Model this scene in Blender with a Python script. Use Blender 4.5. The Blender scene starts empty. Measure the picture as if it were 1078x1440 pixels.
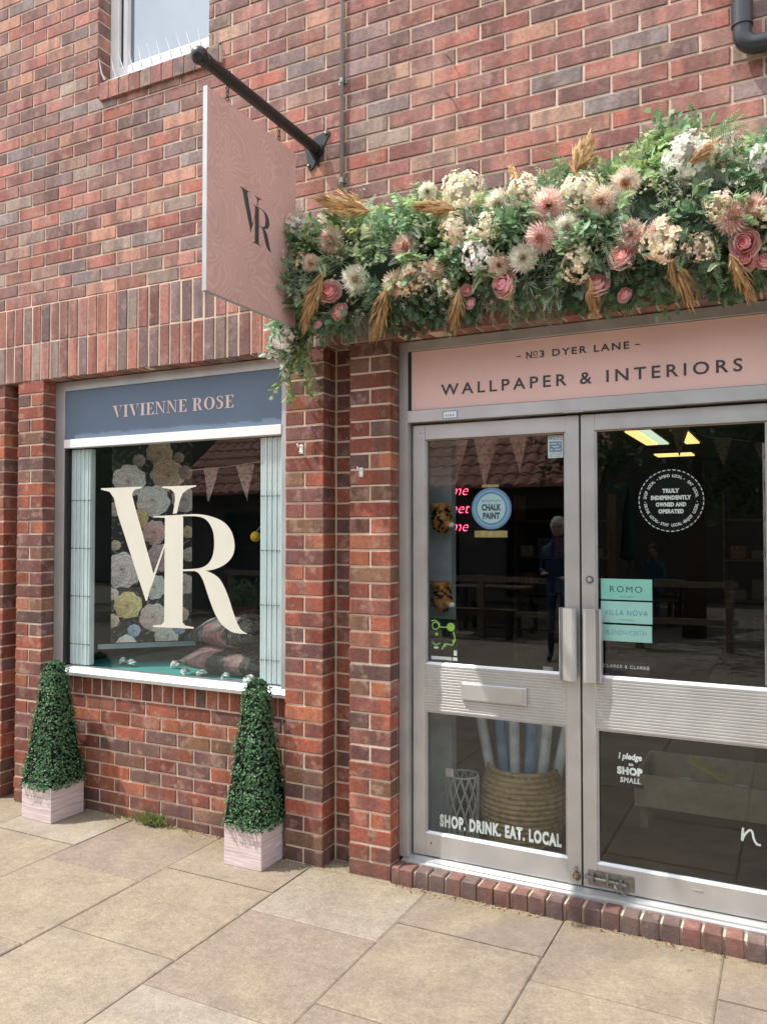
import bpy, math, random
import numpy as np
from mathutils import Vector, Matrix
R_ = math.radians
rnd = random.Random(7)
S = bpy.context.scene
C = S.collection
# ---------------------------------------------------------------- camera, sky, sun, exposure
YAW, PIT = -0.4670, 0.0259
camd = bpy.data.cameras.new('camera'); cam = bpy.data.objects.new('camera', camd); C.objects.link(cam)
camd.sensor_fit = 'VERTICAL'; camd.sensor_height = 36; camd.sensor_width = 27; camd.lens = 1140.37/1440*36
camd.clip_start = .05; camd.clip_end = 600
fw = Vector((math.sin(YAW)*math.cos(PIT), math.cos(YAW)*math.cos(PIT), math.sin(PIT)))
rt = Vector((math.cos(YAW), -math.sin(YAW), 0)); up = rt.cross(fw)
cam.matrix_world = Matrix(((rt.x, up.x, -fw.x, 1.8548), (rt.y, up.y, -fw.y, -3.3226), (rt.z, up.z, -fw.z, 1.5796), (0, 0, 0, 1)))
S.camera = cam
SUN = Vector((-1.55, -1.0, 3.15)).normalized()
w = bpy.data.worlds.new('World'); S.world = w; w.use_nodes = True
nt = w.node_tree; bg = nt.nodes['Background']; bg.inputs[1].default_value = 0.15
sky = nt.nodes.new('ShaderNodeTexSky'); sky.sky_type = 'NISHITA'; sky.sun_disc = False
sky.sun_elevation = math.asin(SUN.z); sky.sun_rotation = math.atan2(SUN.x, SUN.y)
sky.air_density = 1.0; sky.dust_density = 2.0
tc = nt.nodes.new('ShaderNodeTexCoord'); cl = nt.nodes.new('ShaderNodeTexNoise'); cl.inputs['Scale'].default_value = 2.3
cl.inputs['Detail'].default_value = 7; cl.inputs['Roughness'].default_value = .55
cr = nt.nodes.new('ShaderNodeValToRGB'); cr.color_ramp.elements[0].position = .36; cr.color_ramp.elements[1].position = .62
mx = nt.nodes.new('ShaderNodeMix'); mx.data_type = 'RGBA'; mx.inputs[7].default_value = (12.5, 12.9, 13.6, 1)
nt.links.new(tc.outputs['Generated'], cl.inputs['Vector']); nt.links.new(cl.outputs[0], cr.inputs[0])
nt.links.new(cr.outputs[0], mx.inputs[0]); nt.links.new(sky.outputs[0], mx.inputs[6]); nt.links.new(mx.outputs[2], bg.inputs[0])
sd = bpy.data.lights.new('sun', 'SUN'); sd.energy = 4.8; sd.angle = R_(.6); sd.color = (1, .95, .88)
sun = bpy.data.objects.new('sun', sd); C.objects.link(sun); sun.rotation_euler = SUN.to_track_quat('Z', 'Y').to_euler()
S.view_settings.view_transform = 'Standard'; S.view_settings.look = 'None'; S.view_settings.exposure = 0.30; S.view_settings.gamma = 1
S.view_settings.use_curve_mapping = False
S.render.engine = 'CYCLES'

# ---------------------------------------------------------------- materials
def nodes(name):
    m = bpy.data.materials.new(name); m.use_nodes = True
    return m, m.node_tree, m.node_tree.nodes['Principled BSDF']
def mat(name, col, rough=.6, metal=0, var=.12, scale=12, bump=0, bscale=None, emit=None, es=1, coat=0, spec=None):
    m, t, b = nodes(name); L = t.links.new
    b.inputs['Roughness'].default_value = rough; b.inputs['Metallic'].default_value = metal
    if spec is not None: b.inputs['Specular IOR Level'].default_value = spec
    if coat: b.inputs['Coat Weight'].default_value = coat
    g = t.nodes.new('ShaderNodeNewGeometry')
    n = t.nodes.new('ShaderNodeTexNoise'); n.inputs['Scale'].default_value = scale; n.inputs['Detail'].default_value = 6
    L(g.outputs['Position'], n.inputs['Vector'])
    r = t.nodes.new('ShaderNodeMapRange'); r.inputs[1].default_value = .3; r.inputs[2].default_value = .7
    r.inputs[3].default_value = 1-var; r.inputs[4].default_value = 1+var; L(n.outputs[0], r.inputs[0])
    k = t.nodes.new('ShaderNodeMix'); k.data_type = 'RGBA'; k.blend_type = 'MULTIPLY'; k.inputs[0].default_value = 1
    k.inputs[6].default_value = (*col, 1); L(r.outputs[0], k.inputs[7]); L(k.outputs[2], b.inputs['Base Color'])
    if bump:
        n2 = t.nodes.new('ShaderNodeTexNoise'); n2.inputs['Scale'].default_value = bscale or scale*6; n2.inputs['Detail'].default_value = 5
        L(g.outputs['Position'], n2.inputs['Vector'])
        bp = t.nodes.new('ShaderNodeBump'); bp.inputs['Strength'].default_value = bump; bp.inputs['Distance'].default_value = .004
        L(n2.outputs[0], bp.inputs['Height']); L(bp.outputs[0], b.inputs['Normal'])
    if emit: b.inputs['Emission Color'].default_value = (*emit, 1); b.inputs['Emission Strength'].default_value = es
    return m
def brick_mat(name, pal, joined, pale=0.0):
    m, t, b = nodes(name); L = t.links.new; N = t.nodes.new
    if joined:
        a = N('ShaderNodeAttribute'); a.attribute_name = 'rnd'; R = a.outputs['Fac']
    else:
        a = N('ShaderNodeObjectInfo'); R = a.outputs['Random']
    g = N('ShaderNodeNewGeometry')
    ramp = N('ShaderNodeValToRGB'); ramp.color_ramp.interpolation = 'CONSTANT'; e = ramp.color_ramp.elements
    e[0].color = (*pal[0], 1); e[1].position = 1/len(pal); e[1].color = (*pal[1], 1)
    for i in range(2, len(pal)): q = e.new(i/len(pal)); q.color = (*pal[i], 1)
    L(R, ramp.inputs[0])
    def math_(op, x, y=None):
        q = N('ShaderNodeMath'); q.operation = op
        for i, v in enumerate((x, y)):
            if v is None: continue
            if isinstance(v, (int, float)): q.inputs[i].default_value = v
            else: L(v, q.inputs[i])
        return q.outputs[0]
    off = math_('MULTIPLY', R, 91.7)
    cx = N('ShaderNodeCombineXYZ'); L(off, cx.inputs[0]); L(off, cx.inputs[1]); L(off, cx.inputs[2])
    ad = N('ShaderNodeVectorMath'); ad.operation = 'ADD'; L(g.outputs['Position'], ad.inputs[0]); L(cx.outputs[0], ad.inputs[1])
    def noise(scale, det=5, ro=.6, vec=None):
        n = N('ShaderNodeTexNoise'); n.inputs['Scale'].default_value = scale; n.inputs['Detail'].default_value = det
        n.inputs['Roughness'].default_value = ro; L(vec or ad.outputs[0], n.inputs['Vector']); return n.outputs[0]
    def rng(x, a0, a1, b0, b1):
        r = N('ShaderNodeMapRange'); L(x, r.inputs[0])
        for i, v in zip((1, 2, 3, 4), (a0, a1, b0, b1)): r.inputs[i].default_value = v
        return r.outputs[0]
    def mul(c, f):
        k = N('ShaderNodeMix'); k.data_type = 'RGBA'; k.blend_type = 'MULTIPLY'; k.inputs[0].default_value = 1
        L(c, k.inputs[6]); L(f, k.inputs[7]); return k.outputs[2]
    def mixc(f, c, col):
        k = N('ShaderNodeMix'); k.data_type = 'RGBA'
        L(f, k.inputs[0]); L(c, k.inputs[6]); k.inputs[7].default_value = (*col, 1); return k.outputs[2]
    # second hash for lightness
    h2 = math_('FRACT', math_('MULTIPLY', R, 37.31)); c = mul(ramp.outputs[0], rng(h2, 0, 1, .68, 1.2))
    # kiss-mark bands across the brick (soft vertical bands) and burnt patches
    st = N('ShaderNodeMapping'); st.inputs['Scale'].default_value = (1, 1, .12); L(ad.outputs[0], st.inputs['Vector'])
    bands = noise(9, 2, .4, st.outputs[0])
    c = mixc(rng(bands, .50, .56, 0, .50), c, (.13, .07, .065)); c = mul(c, rng(noise(14, 3, .5, st.outputs[0]), .35, .65, .80, 1.18))
    vo = N('ShaderNodeTexVoronoi'); vo.feature = 'DISTANCE_TO_EDGE'; vo.inputs['Scale'].default_value = 22; L(ad.outputs[0], vo.inputs['Vector'])
    c = mixc(rng(math_('ADD', vo.outputs['Distance'], math_('MULTIPLY', noise(40, 4), .09)), .046, .054, .5, 0), c, (.10, .06, .055))
    c = mixc(rng(noise(14, 4), .54, .68, 0, .45), c, (.42, .28, .215))
    c = mul(c, rng(noise(60, 8, .7), .3, .7, .70, 1.28))
    c = mul(c, rng(noise(300, 3, .7), .25, .6, .82, 1.08))
    if pale: 
        wn = N('ShaderNodeTexNoise'); wn.inputs['Scale'].default_value = 3.5; wn.inputs['Detail'].default_value = 8; wn.inputs['Roughness'].default_value = .7
        L(g.outputs['Position'], wn.inputs['Vector'])
        c = mixc(rng(wn.outputs[0], .46, .74, .03*pale, .38*pale), c, (.50, .38, .32))
    c = mixc(rng(noise(11, 9, .8), .63, .70, 0, .40), c, (.46, .38, .31))
    # dirt near the ground
    sp = N('ShaderNodeSeparateXYZ'); L(g.outputs['Position'], sp.inputs[0])
    lo = math_('ADD', sp.outputs[2], math_('MULTIPLY', noise(7), .16))
    c = mixc(rng(lo, .08, .26, .62, 0), c, (.085, .062, .055))
    L(c, b.inputs['Base Color']); b.inputs['Roughness'].default_value = .82; b.inputs['Specular IOR Level'].default_value = .3
    bp = N('ShaderNodeBump'); bp.inputs['Strength'].default_value = .6; bp.inputs['Distance'].default_value = .003
    hh = math_('ADD', noise(90, 6, .7), math_('MULTIPLY', noise(25, 3), 1.2))
    L(hh, bp.inputs['Height']); L(bp.outputs[0], b.inputs['Normal'])
    return m
LOW = [(.30, .092, .052), (.25, .075, .046), (.33, .12, .065), (.17, .072, .055), (.27, .082, .05), (.145, .082, .068), (.30, .10, .056), (.22, .064, .045), (.20, .105, .062), (.26, .08, .05), (.16, .068, .06), (.28, .088, .054)]
UPP_GLARE = [(.38, .15, .115), (.22, .10, .09), (.34, .12, .095), (.25, .165, .16), (.42, .205, .14), (.27, .115, .10), (.33, .25, .20), (.38, .125, .088), (.19, .105, .10), (.40, .245, .18), (.29, .105, .085), (.35, .16, .13), (.25, .20, .195), (.36, .14, .11), (.24, .11, .095), (.32, .13, .105), (.36, .135, .10)]  # paler and pinker than the lower bricks: sun glare and haze in the colour
SOLD = [(.33, .13, .10), (.26, .11, .095), (.36, .155, .115), (.21, .14, .135), (.32, .125, .095), (.24, .18, .15), (.29, .13, .11), (.18, .125, .125), (.35, .15, .11)]
M = {}
M['bl'] = brick_mat('brick_lower', LOW, False); M['bu'] = brick_mat('brick_upper_glare', UPP_GLARE, False, 1); M['bs'] = brick_mat('brick_soldier', SOLD, False, .5)
M['blj'] = brick_mat('brick_lower_joined', LOW, True); M['buj'] = brick_mat('brick_upper_glare_joined', UPP_GLARE, True, 1)
M['mortar'] = mat('mortar', (.60, .47, .365), .95, var=.16, scale=9, bump=.6, bscale=160)
M['alu'] = mat('satin_aluminium', (.54, .545, .54), .36, .6, var=.09, scale=7, bump=.05, bscale=40)
M['alu2'] = mat('dull_aluminium', (.46, .46, .455), .45, .5, var=.1, scale=7, bump=.05)
M['white'] = mat('white_upvc', (.78, .78, .77), .35, var=.04, scale=6)
M['grille'] = mat('white_painted_grille', (.84, .90, .92), .45, var=.05, scale=8)
M['blue'] = mat('blue_fascia_paint', (.115, .165, .235), .55, var=.06, scale=4)
M['pink'] = mat('pink_fascia_vinyl', (.82, .56, .515), .38, var=.05, scale=3)
M['char'] = mat('charcoal_lettering', (.06, .055, .065), .5, var=.05)
M['blush'] = mat('blush_lettering', (.72, .56, .53), .5, var=.05)
M['cream'] = mat('cream_vinyl', (.60, .585, .50), .45, var=.03)
M['vwhite'] = mat('white_vinyl', (.82, .82, .80), .5, var=.03)
M['black'] = mat('black_powder_coat', (.018, .018, .02), .35, var=.1, bump=.05)
M['blackm'] = mat('black_plastic_pipe', (.035, .037, .042), .35, var=.12, scale=9)
M['dark'] = mat('dark_gasket', (.02, .02, .02), .7)
M['rust'] = mat('tarnished_brass', (.22, .16, .10), .45, .8, var=.3, scale=40)
M['steel'] = mat('weathered_steel', (.28, .27, .25), .4, .8, var=.3, scale=60, bump=.2)
M['conduit'] = mat('grey_conduit', (.33, .29, .28), .5, var=.15, scale=15)
M['mint'] = mat('mint_sticker', (.33, .72, .62), .5, var=.03); M['mint2'] = mat('pale_mint_sticker', (.45, .76, .70), .5, var=.03)
M['sblue'] = mat('blue_sticker_ring', (.17, .30, .50), .5, var=.12, scale=60); M['spale'] = mat('pale_blue_sticker', (.50, .68, .76), .5, var=.04)
M['blacks'] = mat('black_sticker', (.008, .008, .009), .9, spec=.1); M['green'] = mat('lime_print', (.35, .65, .12), .5); M['yel'] = mat('yellow_wool', (.75, .48, .03), .8, bump=.5, bscale=200)
M['gold'] = mat('old_gold_label', (.42, .30, .12), .5, var=.25, scale=60)
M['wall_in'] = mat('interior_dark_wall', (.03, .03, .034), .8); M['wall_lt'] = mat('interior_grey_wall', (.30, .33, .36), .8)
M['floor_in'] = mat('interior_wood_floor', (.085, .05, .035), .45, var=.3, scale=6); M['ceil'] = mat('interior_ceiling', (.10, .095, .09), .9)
M['teal'] = mat('teal_display_cloth', (.06, .36, .34), .7, var=.1); M['paperw'] = mat('white_paper', (.80, .80, .76), .7, var=.05)
M['basket'] = mat('woven_seagrass', (.33, .21, .10), .85, var=.4, scale=40, bump=.8, bscale=120)
M['plast'] = mat('wrapped_paper_roll', (.58, .60, .64), .2, var=.2, scale=12); M['plast2'] = mat('blue_wallpaper_roll', (.13, .25, .42), .25, var=.2, scale=12)
M['wire'] = mat('pale_rattan', (.42, .42, .42), .6)
M['tiger'] = mat('tiger_orange', (.42, .17, .045), .5, var=.3, scale=30)
M['neon'] = mat('pink_neon', (.9, .1, .3), .5, emit=(1, .07, .16), es=5)
M['lampw'] = mat('warm_ceiling_panel', (.9, .8, .6), .5, emit=(1, .58, .20), es=1.5); M['lampg'] = mat('cool_ceiling_panel', (.8, .9, .8), .5, emit=(.72, .85, .62), es=.9)
M['skin'] = mat('skin', (.45, .27, .20), .6); M['navy'] = mat('navy_cloth', (.02, .035, .09), .8); M['teals'] = mat('turquoise_shirt', (.03, .14, .20), .8)
M['hairw'] = mat('pale_hair', (.62, .56, .45), .7, bump=.4, bscale=150); M['hairb'] = mat('brown_hair', (.06, .035, .02), .7)
M['wood'] = mat('dark_timber', (.07, .045, .03), .7, var=.25); M['woodl'] = mat('old_timber', (.20, .15, .10), .8, var=.25)
M['render_w'] = mat('grubby_render', (.10, .088, .078), .9, var=.15, scale=2); M['pantile'] = mat('terracotta_pantile', (.36, .15, .10), .8, var=.45, scale=7)
M['canvas'] = mat('green_canvas', (.02, .10, .09), .8)
M['soil'] = mat('sandy_grit', (.30, .24, .15), .95, var=.3, scale=30, bump=.8, bscale=90)
M['litter'] = mat('dry_leaf', (.34, .22, .12), .85, var=.4, scale=40)
M['kraft'] = mat('yellow_card', (.45, .40, .08), .7)
# planter boards: pale pink-washed timber
def board_mat():
    m, t, b = nodes('pink_washed_board'); L = t.links.new; N = t.nodes.new
    tc = N('ShaderNodeNewGeometry'); mp = N('ShaderNodeMapping'); mp.inputs['Scale'].default_value = (3, 3, 60); L(tc.outputs['Position'], mp.inputs['Vector'])
    n = N('ShaderNodeTexNoise'); n.inputs['Scale'].default_value = 3; n.inputs['Detail'].default_value = 6; L(mp.outputs[0], n.inputs['Vector'])
    r = N('ShaderNodeValToRGB'); r.color_ramp.elements[0].position = .35; r.color_ramp.elements[0].color = (.52, .41, .41, 1); r.color_ramp.elements[1].position = .62; r.color_ramp.elements[1].color = (.68, .57, .57, 1)
    L(n.outputs[0], r.inputs[0]); L(r.outputs[0], b.inputs['Base Color']); b.inputs['Roughness'].default_value = .65
    bp = N('ShaderNodeBump'); bp.inputs['Strength'].default_value = .3; bp.inputs['Distance'].default_value = .002; L(n.outputs[0], bp.inputs['Height']); L(bp.outputs[0], b.inputs['Normal'])
    return m
M['board'] = board_mat()
def slab_mat():
    m, t, b = nodes('buff_paving'); L = t.links.new; N = t.nodes.new
    oi = N('ShaderNodeObjectInfo'); g = N('ShaderNodeNewGeometry')
    ramp = N('ShaderNodeValToRGB'); e = ramp.color_ramp.elements; e[0].color = (.225, .178, .145, 1); e[1].color = (.292, .252, .20, 1)
    q = e.new(.5); q.color = (.268, .217, .159, 1); L(oi.outputs['Random'], ramp.inputs[0])
    def noise(s, d=6, ro=.6):
        n = N('ShaderNodeTexNoise'); n.inputs['Scale'].default_value = s; n.inputs['Detail'].default_value = d; n.inputs['Roughness'].default_value = ro
        L(g.outputs['Position'], n.inputs['Vector']); return n.outputs[0]
    def rng(x, a0, a1, b0, b1):
        r = N('ShaderNodeMapRange'); L(x, r.inputs[0])
        for i, v in zip((1, 2, 3, 4), (a0, a1, b0, b1)): r.inputs[i].default_value = v
        return r.outputs[0]
    def mul(c, f):
        k = N('ShaderNodeMix'); k.data_type = 'RGBA'; k.blend_type = 'MULTIPLY'; k.inputs[0].default_value = 1; L(c, k.inputs[6]); L(f, k.inputs[7]); return k.outputs[2]
    def mixc(f, c, col):
        k = N('ShaderNodeMix'); k.data_type = 'RGBA'; L(f, k.inputs[0]); L(c, k.inputs[6]); k.inputs[7].default_value = (*col, 1); return k.outputs[2]
    c = ramp.outputs[0]
    c = mixc(rng(noise(2.2, 5), .48, .68, 0, .55), c, (.335, .275, .18))
    c = mixc(rng(noise(1.3, 6, .65), .50, .68, 0, .6), c, (.19, .15, .125))
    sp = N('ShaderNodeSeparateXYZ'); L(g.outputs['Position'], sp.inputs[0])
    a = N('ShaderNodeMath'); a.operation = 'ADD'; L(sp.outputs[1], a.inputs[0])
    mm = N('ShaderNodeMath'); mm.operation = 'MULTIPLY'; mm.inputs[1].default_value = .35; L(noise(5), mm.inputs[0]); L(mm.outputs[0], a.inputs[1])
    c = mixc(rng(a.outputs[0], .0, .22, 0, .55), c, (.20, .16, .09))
    c = mul(c, rng(noise(26, 8, .8), .3, .7, .76, 1.20)); c = mul(c, rng(noise(70, 5, .8), .3, .7, .82, 1.16)); c = mul(c, rng(noise(6, 6, .7), .3, .7, .86, 1.12)); c = mul(c, rng(noise(160, 4, .8), .3, .7, .74, 1.22)); c = mul(c, rng(noise(420, 2, .8), .35, .65, .8, 1.2))
    v = N('ShaderNodeTexVoronoi'); v.inputs['Scale'].default_value = 95; L(g.outputs['Position'], v.inputs['Vector'])
    c = mixc(rng(v.outputs['Distance'], .0, .16, .5, 0), c, (.52, .47, .38))
    v2 = N('ShaderNodeTexVoronoi'); v2.inputs['Scale'].default_value = 4.3; v2.inputs['Randomness'].default_value = 1; L(g.outputs['Position'], v2.inputs['Vector'])
    c = mixc(rng(v2.outputs['Distance'], .045, .075, .55, 0), c, (.13, .11, .10))
    v3 = N('ShaderNodeTexVoronoi'); v3.inputs['Scale'].default_value = 17; L(g.outputs['Position'], v3.inputs['Vector'])
    c = mixc(rng(v3.outputs['Distance'], .05, .09, .45, 0), c, (.16, .13, .10))
    c = mixc(rng(noise(1.7, 9, .75), .56, .62, 0, .32), c, (.17, .14, .115))
    L(c, b.inputs['Base Color']); b.inputs['Roughness'].default_value = .85; b.inputs['Specular IOR Level'].default_value = .3
    bp = N('ShaderNodeBump'); bp.inputs['Strength'].default_value = .35; bp.inputs['Distance'].default_value = .003; L(noise(180, 5, .8), bp.inputs['Height']); L(bp.outputs[0], b.inputs['Normal'])
    return m
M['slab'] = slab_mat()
def glass_mat(name, r0=.05, tint=(.93, .96, .95), wave=0):
    m = bpy.data.materials.new(name); m.use_nodes = True; t = m.node_tree; t.nodes.clear(); L = t.links.new; N = t.nodes.new
    o = N('ShaderNodeOutputMaterial'); tr = N('ShaderNodeBsdfTransparent'); tr.inputs[0].default_value = (*tint, 1)
    gl = N('ShaderNodeBsdfGlossy'); gl.inputs['Roughness'].default_value = .0; gl.inputs[0].default_value = (.88, .94, 1, 1)
    f = N('ShaderNodeLayerWeight'); f.inputs[0].default_value = .5; mx = N('ShaderNodeMixShader')
    p = N('ShaderNodeMath'); p.operation = 'POWER'; p.inputs[1].default_value = 4.5; L(f.outputs['Facing'], p.inputs[0])
    a = N('ShaderNodeMath'); a.operation = 'MULTIPLY_ADD'; a.inputs[1].default_value = 1-r0; a.inputs[2].default_value = r0; L(p.outputs[0], a.inputs[0])
    if wave:
        g = N('ShaderNodeNewGeometry'); n = N('ShaderNodeTexNoise'); n.inputs['Scale'].default_value = 2.2; n.inputs['Detail'].default_value = 1; L(g.outputs['Position'], n.inputs['Vector'])
        b = N('ShaderNodeBump'); b.inputs['Strength'].default_value = wave; b.inputs['Distance'].default_value = .01; L(n.outputs[0], b.inputs['Height']); L(b.outputs[0], gl.inputs['Normal'])
    L(a.outputs[0], mx.inputs[0]); L(tr.outputs[0], mx.inputs[1]); L(gl.outputs[0], mx.inputs[2]); L(mx.outputs[0], o.inputs[0])
    return m
M['glass'] = glass_mat('shop_glass', .04, wave=.02); M['glass_up'] = glass_mat('upper_window_glass', .30, (.25, .28, .3), .1)
def attr_mat(name, rough=.6, trans=.0, attr='Col', spec=.4):
    m, t, b = nodes(name); L = t.links.new; a = t.nodes.new('ShaderNodeAttribute'); a.attribute_name = attr
    L(a.outputs['Color'], b.inputs['Base Color']); b.inputs['Roughness'].default_value = rough; b.inputs['Specular IOR Level'].default_value = spec
    if trans:
        tl = t.nodes.new('ShaderNodeBsdfTranslucent'); L(a.outputs['Color'], tl.inputs[0]); ms = t.nodes.new('ShaderNodeMixShader'); ms.inputs[0].default_value = trans
        L(b.outputs[0], ms.inputs[1]); L(tl.outputs[0], ms.inputs[2]); L(ms.outputs[0], t.nodes['Material Output'].inputs[0])
    return m
M['leaf'] = attr_mat('foliage', .55, .34); M['boxleaf'] = attr_mat('box_foliage', .5, .2, spec=.35); M['petal'] = attr_mat('petals', .75, .42, spec=.2); M['print'] = attr_mat('printed_paper', .55); M['fabric'] = attr_mat('printed_velvet', .6)
def sign_mat():
    m, t, b = nodes('dusty_pink_agate_print'); L = t.links.new; N = t.nodes.new
    g = N('ShaderNodeNewGeometry'); n = N('ShaderNodeTexNoise'); n.inputs['Scale'].default_value = 4.2; n.inputs['Detail'].default_value = 1.5; n.inputs['Distortion'].default_value = .6
    L(g.outputs['Position'], n.inputs['Vector'])
    s = N('ShaderNodeMath'); s.operation = 'MULTIPLY'; s.inputs[1].default_value = 190; L(n.outputs[0], s.inputs[0])
    s2 = N('ShaderNodeMath'); s2.operation = 'SINE'; L(s.outputs[0], s2.inputs[0])
    r = N('ShaderNodeMapRange'); r.inputs[1].default_value = -.2; r.inputs[2].default_value = .9; L(s2.outputs[0], r.inputs[0])
    k = N('ShaderNodeMix'); k.data_type = 'RGBA'; L(r.outputs[0], k.inputs[0]); k.inputs[6].default_value = (.71, .43, .385, 1); k.inputs[7].default_value = (.79, .50, .45, 1)
    n3 = N('ShaderNodeTexNoise'); n3.inputs['Scale'].default_value = 6; L(g.outputs['Position'], n3.inputs['Vector'])
    k2 = N('ShaderNodeMix'); k2.data_type = 'RGBA'; k2.blend_type = 'MULTIPLY'; k2.inputs[0].default_value = .25; L(k.outputs[2], k2.inputs[6]); L(n3.outputs[0], k2.inputs[7])
    L(k2.outputs[2], b.inputs['Base Color']); b.inputs['Roughness'].default_value = .45
    return m
M['signp'] = sign_mat()

# ---------------------------------------------------------------- builders
class MB:
    def __init__(s): s.v = []; s.f = []; s.c = []; s.sm = False; s.r = []
    def quad(s, a, b, c, d, col=None): i = len(s.v); s.v += [a, b, c, d]; s.f.append((i, i+1, i+2, i+3)); s.c.append(col)
    def poly(s, pts, col=None): i = len(s.v); s.v += list(pts); s.f.append(tuple(range(i, i+len(pts)))); s.c.append(col)
    def box(s, x0, x1, y0, y1, z0, z1, col=None):
        i = len(s.v)
        s.v += [(x0, y0, z0), (x1, y0, z0), (x1, y1, z0), (x0, y1, z0), (x0, y0, z1), (x1, y0, z1), (x1, y1, z1), (x0, y1, z1)]
        for f in ((0, 3, 2, 1), (4, 5, 6, 7), (0, 1, 5, 4), (1, 2, 6, 5), (2, 3, 7, 6), (3, 0, 4, 7)): s.f.append(tuple(i+k for k in f)); s.c.append(col)
        return s
    def prism(s, prof, axis, a, b, col=None):   # closed profile swept along an axis
        n = len(prof); i = len(s.v)
        def P(p, q): return {'x': (q, p[0], p[1]), 'y': (p[0], q, p[1]), 'z': (p[0], p[1], q)}[axis]
        s.v += [P(p, a) for p in prof]+[P(p, b) for p in prof]
        for k in range(n): s.f.append((i+k, i+(k+1) % n, i+n+(k+1) % n, i+n+k)); s.c.append(col)
        s.f.append(tuple(i+k for k in range(n))[::-1]); s.f.append(tuple(i+n+k for k in range(n))); s.c += [col, col]
        return s
    def tube(s, pts, r, n=8, col=None, cap=True):
        pts = [Vector(p) for p in pts]; rr = r if isinstance(r, (list, tuple)) else [r]*len(pts); i0 = len(s.v)
        ref = None
        for k, p in enumerate(pts):
            d = (pts[min(k+1, len(pts)-1)]-pts[max(k-1, 0)]).normalized()
            if ref is None: ref = Vector((0, 0, 1)) if abs(d.z) < .9 else Vector((1, 0, 0))
            a = d.cross(ref); a = a.normalized() if a.length > 1e-5 else Vector((1, 0, 0)); b = d.cross(a).normalized(); ref = a.cross(d)
            for j in range(n):
                t = 2*math.pi*j/n; s.v.append(tuple(p+(a*math.cos(t)+b*math.sin(t))*rr[k]))
        for k in range(len(pts)-1):
            for j in range(n): s.f.append((i0+k*n+j, i0+k*n+(j+1) % n, i0+(k+1)*n+(j+1) % n, i0+(k+1)*n+j)); s.c.append(col)
        if cap: s.f.append(tuple(i0+j for j in range(n))[::-1]); s.f.append(tuple(i0+(len(pts)-1)*n+j for j in range(n))); s.c += [col, col]
        return s
    def lathe(s, prof, cx, cy, n=20, col=None, sq=None):
        i0 = len(s.v)
        for r, z in prof:
            for j in range(n): t = 2*math.pi*j/n; s.v.append((cx+r*math.cos(t), cy+r*math.sin(t), z))
        for k in range(len(prof)-1):
            for j in range(n): s.f.append((i0+k*n+j, i0+k*n+(j+1) % n, i0+(k+1)*n+(j+1) % n, i0+(k+1)*n+j)); s.c.append(col)
        return s
    def sphere(s, c, r, n=12, m=8, sc=(1, 1, 1), col=None):
        i0 = len(s.v)
        for a in range(m+1):
            th = math.pi*a/m
            for j in range(n): t = 2*math.pi*j/n; s.v.append((c[0]+r*sc[0]*math.sin(th)*math.cos(t), c[1]+r*sc[1]*math.sin(th)*math.sin(t), c[2]+r*sc[2]*math.cos(th)))
        for a in range(m):
            for j in range(n): s.f.append((i0+a*n+j, i0+(a+1)*n+j, i0+(a+1)*n+(j+1) % n, i0+a*n+(j+1) % n)); s.c.append(col)
        return s
    def mesh(s, name):
        me = bpy.data.meshes.new(name); me.from_pydata([tuple(v) for v in s.v], [], s.f)
        if any(c is not None for c in s.c):
            ca = me.color_attributes.new('Col', 'FLOAT_COLOR', 'CORNER')
            arr = np.empty((len(me.loops), 4), np.float32); k = 0
            for f, c in zip(s.f, s.c):
                n = len(f); arr[k:k+n] = (*(c or (.5, .5, .5)), 1); k += n
            ca.data.foreach_set('color', arr.ravel())
        if s.r:
            at = me.attributes.new('rnd', 'FLOAT', 'FACE'); at.data.foreach_set('value', np.array(s.r, np.float32))
        if s.sm: me.polygons.foreach_set('use_smooth', [True]*len(me.polygons))
        me.update(); return me
def link(name, me, m=None, parent=None, loc=None):
    o = bpy.data.objects.new(name, me); C.objects.link(o)
    if m is not None and not me.materials: me.materials.append(m)
    if parent is not None: o.parent = parent
    if loc is not None: o.location = loc
    return o
def ob(name, mb, m, parent=None, bevel=0, smooth=False, loc=None, label=None):
    mb.sm = smooth; o = link(name, mb.mesh(name), m, parent, loc)
    if bevel:
        b = o.modifiers.new('bevel', 'BEVEL'); b.width = bevel; b.segments = 2; b.limit_method = 'ANGLE'
    if label: o['label'] = label
    return o
def tag(o, label=None, cat=None, group=None, kind=None):
    for k, v in (('label', label), ('category', cat), ('group', group), ('kind', kind)):
        if v: o[k] = v
    return o
def empty(name, label=None, cat=None, loc=(0, 0, 0), group=None):
    o = bpy.data.objects.new(name, None); C.objects.link(o); o.location = loc; o.empty_display_size = .1
    return tag(o, label, cat, group)
def box(name, x0, x1, y0, y1, z0, z1, m, parent=None, bevel=0, label=None): return ob(name, MB().box(x0, x1, y0, y1, z0, z1), m, parent, bevel, label=label)

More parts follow.
